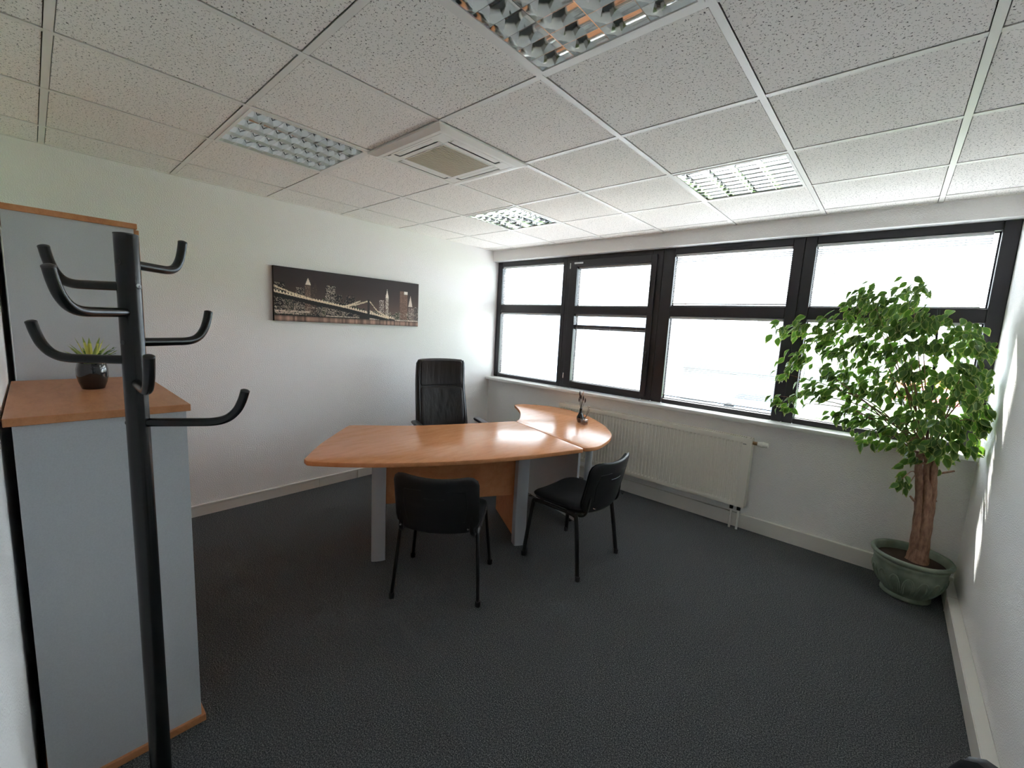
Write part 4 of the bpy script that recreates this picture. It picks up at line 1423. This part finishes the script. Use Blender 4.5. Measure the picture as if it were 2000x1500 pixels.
obj('wall', MB().box(-31, -19, 33, 42, ZG, -0.4), 'clad_white', w3, world=True)
obj('roof', MB().box(-31.3, -18.7, 32.7, 42.3, -0.4, 0.0), 'clad_cream', w3, world=True)
obj('roof_vent', MB().box(-25.5, -24.2, 34, 35.2, 0.0, 0.6), 'clad_grey', w3, world=True)
w4 = thing('orange_building', 'low building with orange fascia beyond the lawn, behind the ficus', 'building', (8, 50, ZG))
obj('wall', MB().box(3.6, 16, 48.1, 58, ZG, 0.6), 'clad_cream', w4, world=True)
obj('fascia', MB().box(3.5, 8.1, 47.9, 48.12, -1.65, -0.9), 'paint_orange', w4, world=True)
obj('fascia', MB().box(4.5, 16.1, 47.9, 48.12, 0.5, 1.0), 'clad_white', w4, world=True)


def car(label, x, y, paint, rz):
    t = thing('parked_car', label, 'car', (x, y, ZG + 0.035), rz, 'cars parked outside')
    prof = [(-2.0, 0.30), (-1.95, 0.75), (-1.35, 0.92), (-0.75, 1.38), (0.75, 1.42), (1.5, 0.98), (2.0, 0.85), (2.05, 0.35)]
    b = MB()
    n = len(prof)
    vs = [(p, -0.82, z) for p, z in prof] + [(p, 0.82, z) for p, z in prof]
    b.add(vs, [tuple(range(n)), tuple(range(n, 2 * n))[::-1]] + [(k, n + k, n + (k + 1) % n, (k + 1) % n) for k in range(n)])
    obj('body', b, paint, t)
    for s in (-1, 1):
        obj('side_window', MB().add([(-1.1, s * 0.825, 0.95), (1.2, s * 0.825, 0.98), (0.7, s * 0.825, 1.34), (-0.7, s * 0.825, 1.32)], [(0, 1, 2, 3)]), 'car_window', t)
        for wx in (-1.25, 1.3):
            obj('wheel', MB().tube([(wx, s * 0.66, 0.32), (wx, s * 0.86, 0.32)], 0.32, 16), 'tyre', t, smooth=True)
    return t


car('red car parked on the far side of the lawn', 5.9, 45.2, 'paint_red', 0.0)
car('blue car parked on the far side of the lawn', 10.3, 45.4, 'paint_blue', 0.0)
car('pale blue car parked before the cream building', -2.0, 28.2, 'paint_pale_blue', 0.0)


def tree(nm, label, x, y, h, r, seed):
    t = thing(nm, label, 'tree', (x, y, ZG), 0, 'trees beyond the yard')
    rr = random.Random(seed)
    obj('trunk', MB().tube([(0, 0, 0), (0.1, 0, h * 0.6)], [0.2, 0.1], 8), 'bark', t, smooth=True)
    b = MB()
    for k in range(1400):
        a, e = rr.uniform(0, 6.283), rr.uniform(-1, 1)
        q = rr.random() ** 0.4
        rad = r * (0.75 + 0.25 * math.sin(3 * a + seed) * math.cos(2 * e))
        p = Vector((rad * q * math.cos(a) * math.sqrt(1 - e * e), rad * q * math.sin(a) * math.sqrt(1 - e * e), h * 0.66 + h * 0.36 * q * e))
        u = Vector((rr.gauss(0, 1), rr.gauss(0, 1), rr.gauss(0, 1))).normalized() * 0.22
        w = u.orthogonal().normalized() * 0.2
        b.add([p - u, p + w, p + u, p - w], [(0, 1, 2, 3)])
    obj('crown', b, 'hedge', t)
    return t


for k, (x, y, h, r) in enumerate(((-33, 52, 7.6, 4.0), (-24, 54, 7.9, 3.8), (-18, 47, 6.8, 2.2), (-9, 58, 7.0, 2.4), (-3.2, 57, 6.7, 1.8), (1.2, 58, 7.4, 2.2), (11, 66, 7.2, 3.2), (18.5, 62, 7.0, 2.6))):
    tree('tree', ['bushy tree behind the low shed', 'tall bushy tree behind the low shed', 'rounded tree beside the blue warehouse', 'tree top behind the cream building, next to the blue warehouse', 'smallest tree top showing over the cream building roof', 'tallest tree top showing over the cream building roof', 'broad tree behind the orange-trimmed building', 'narrow tree beyond the end of the orange-trimmed building'][k], x, y, h, r, k + 1)
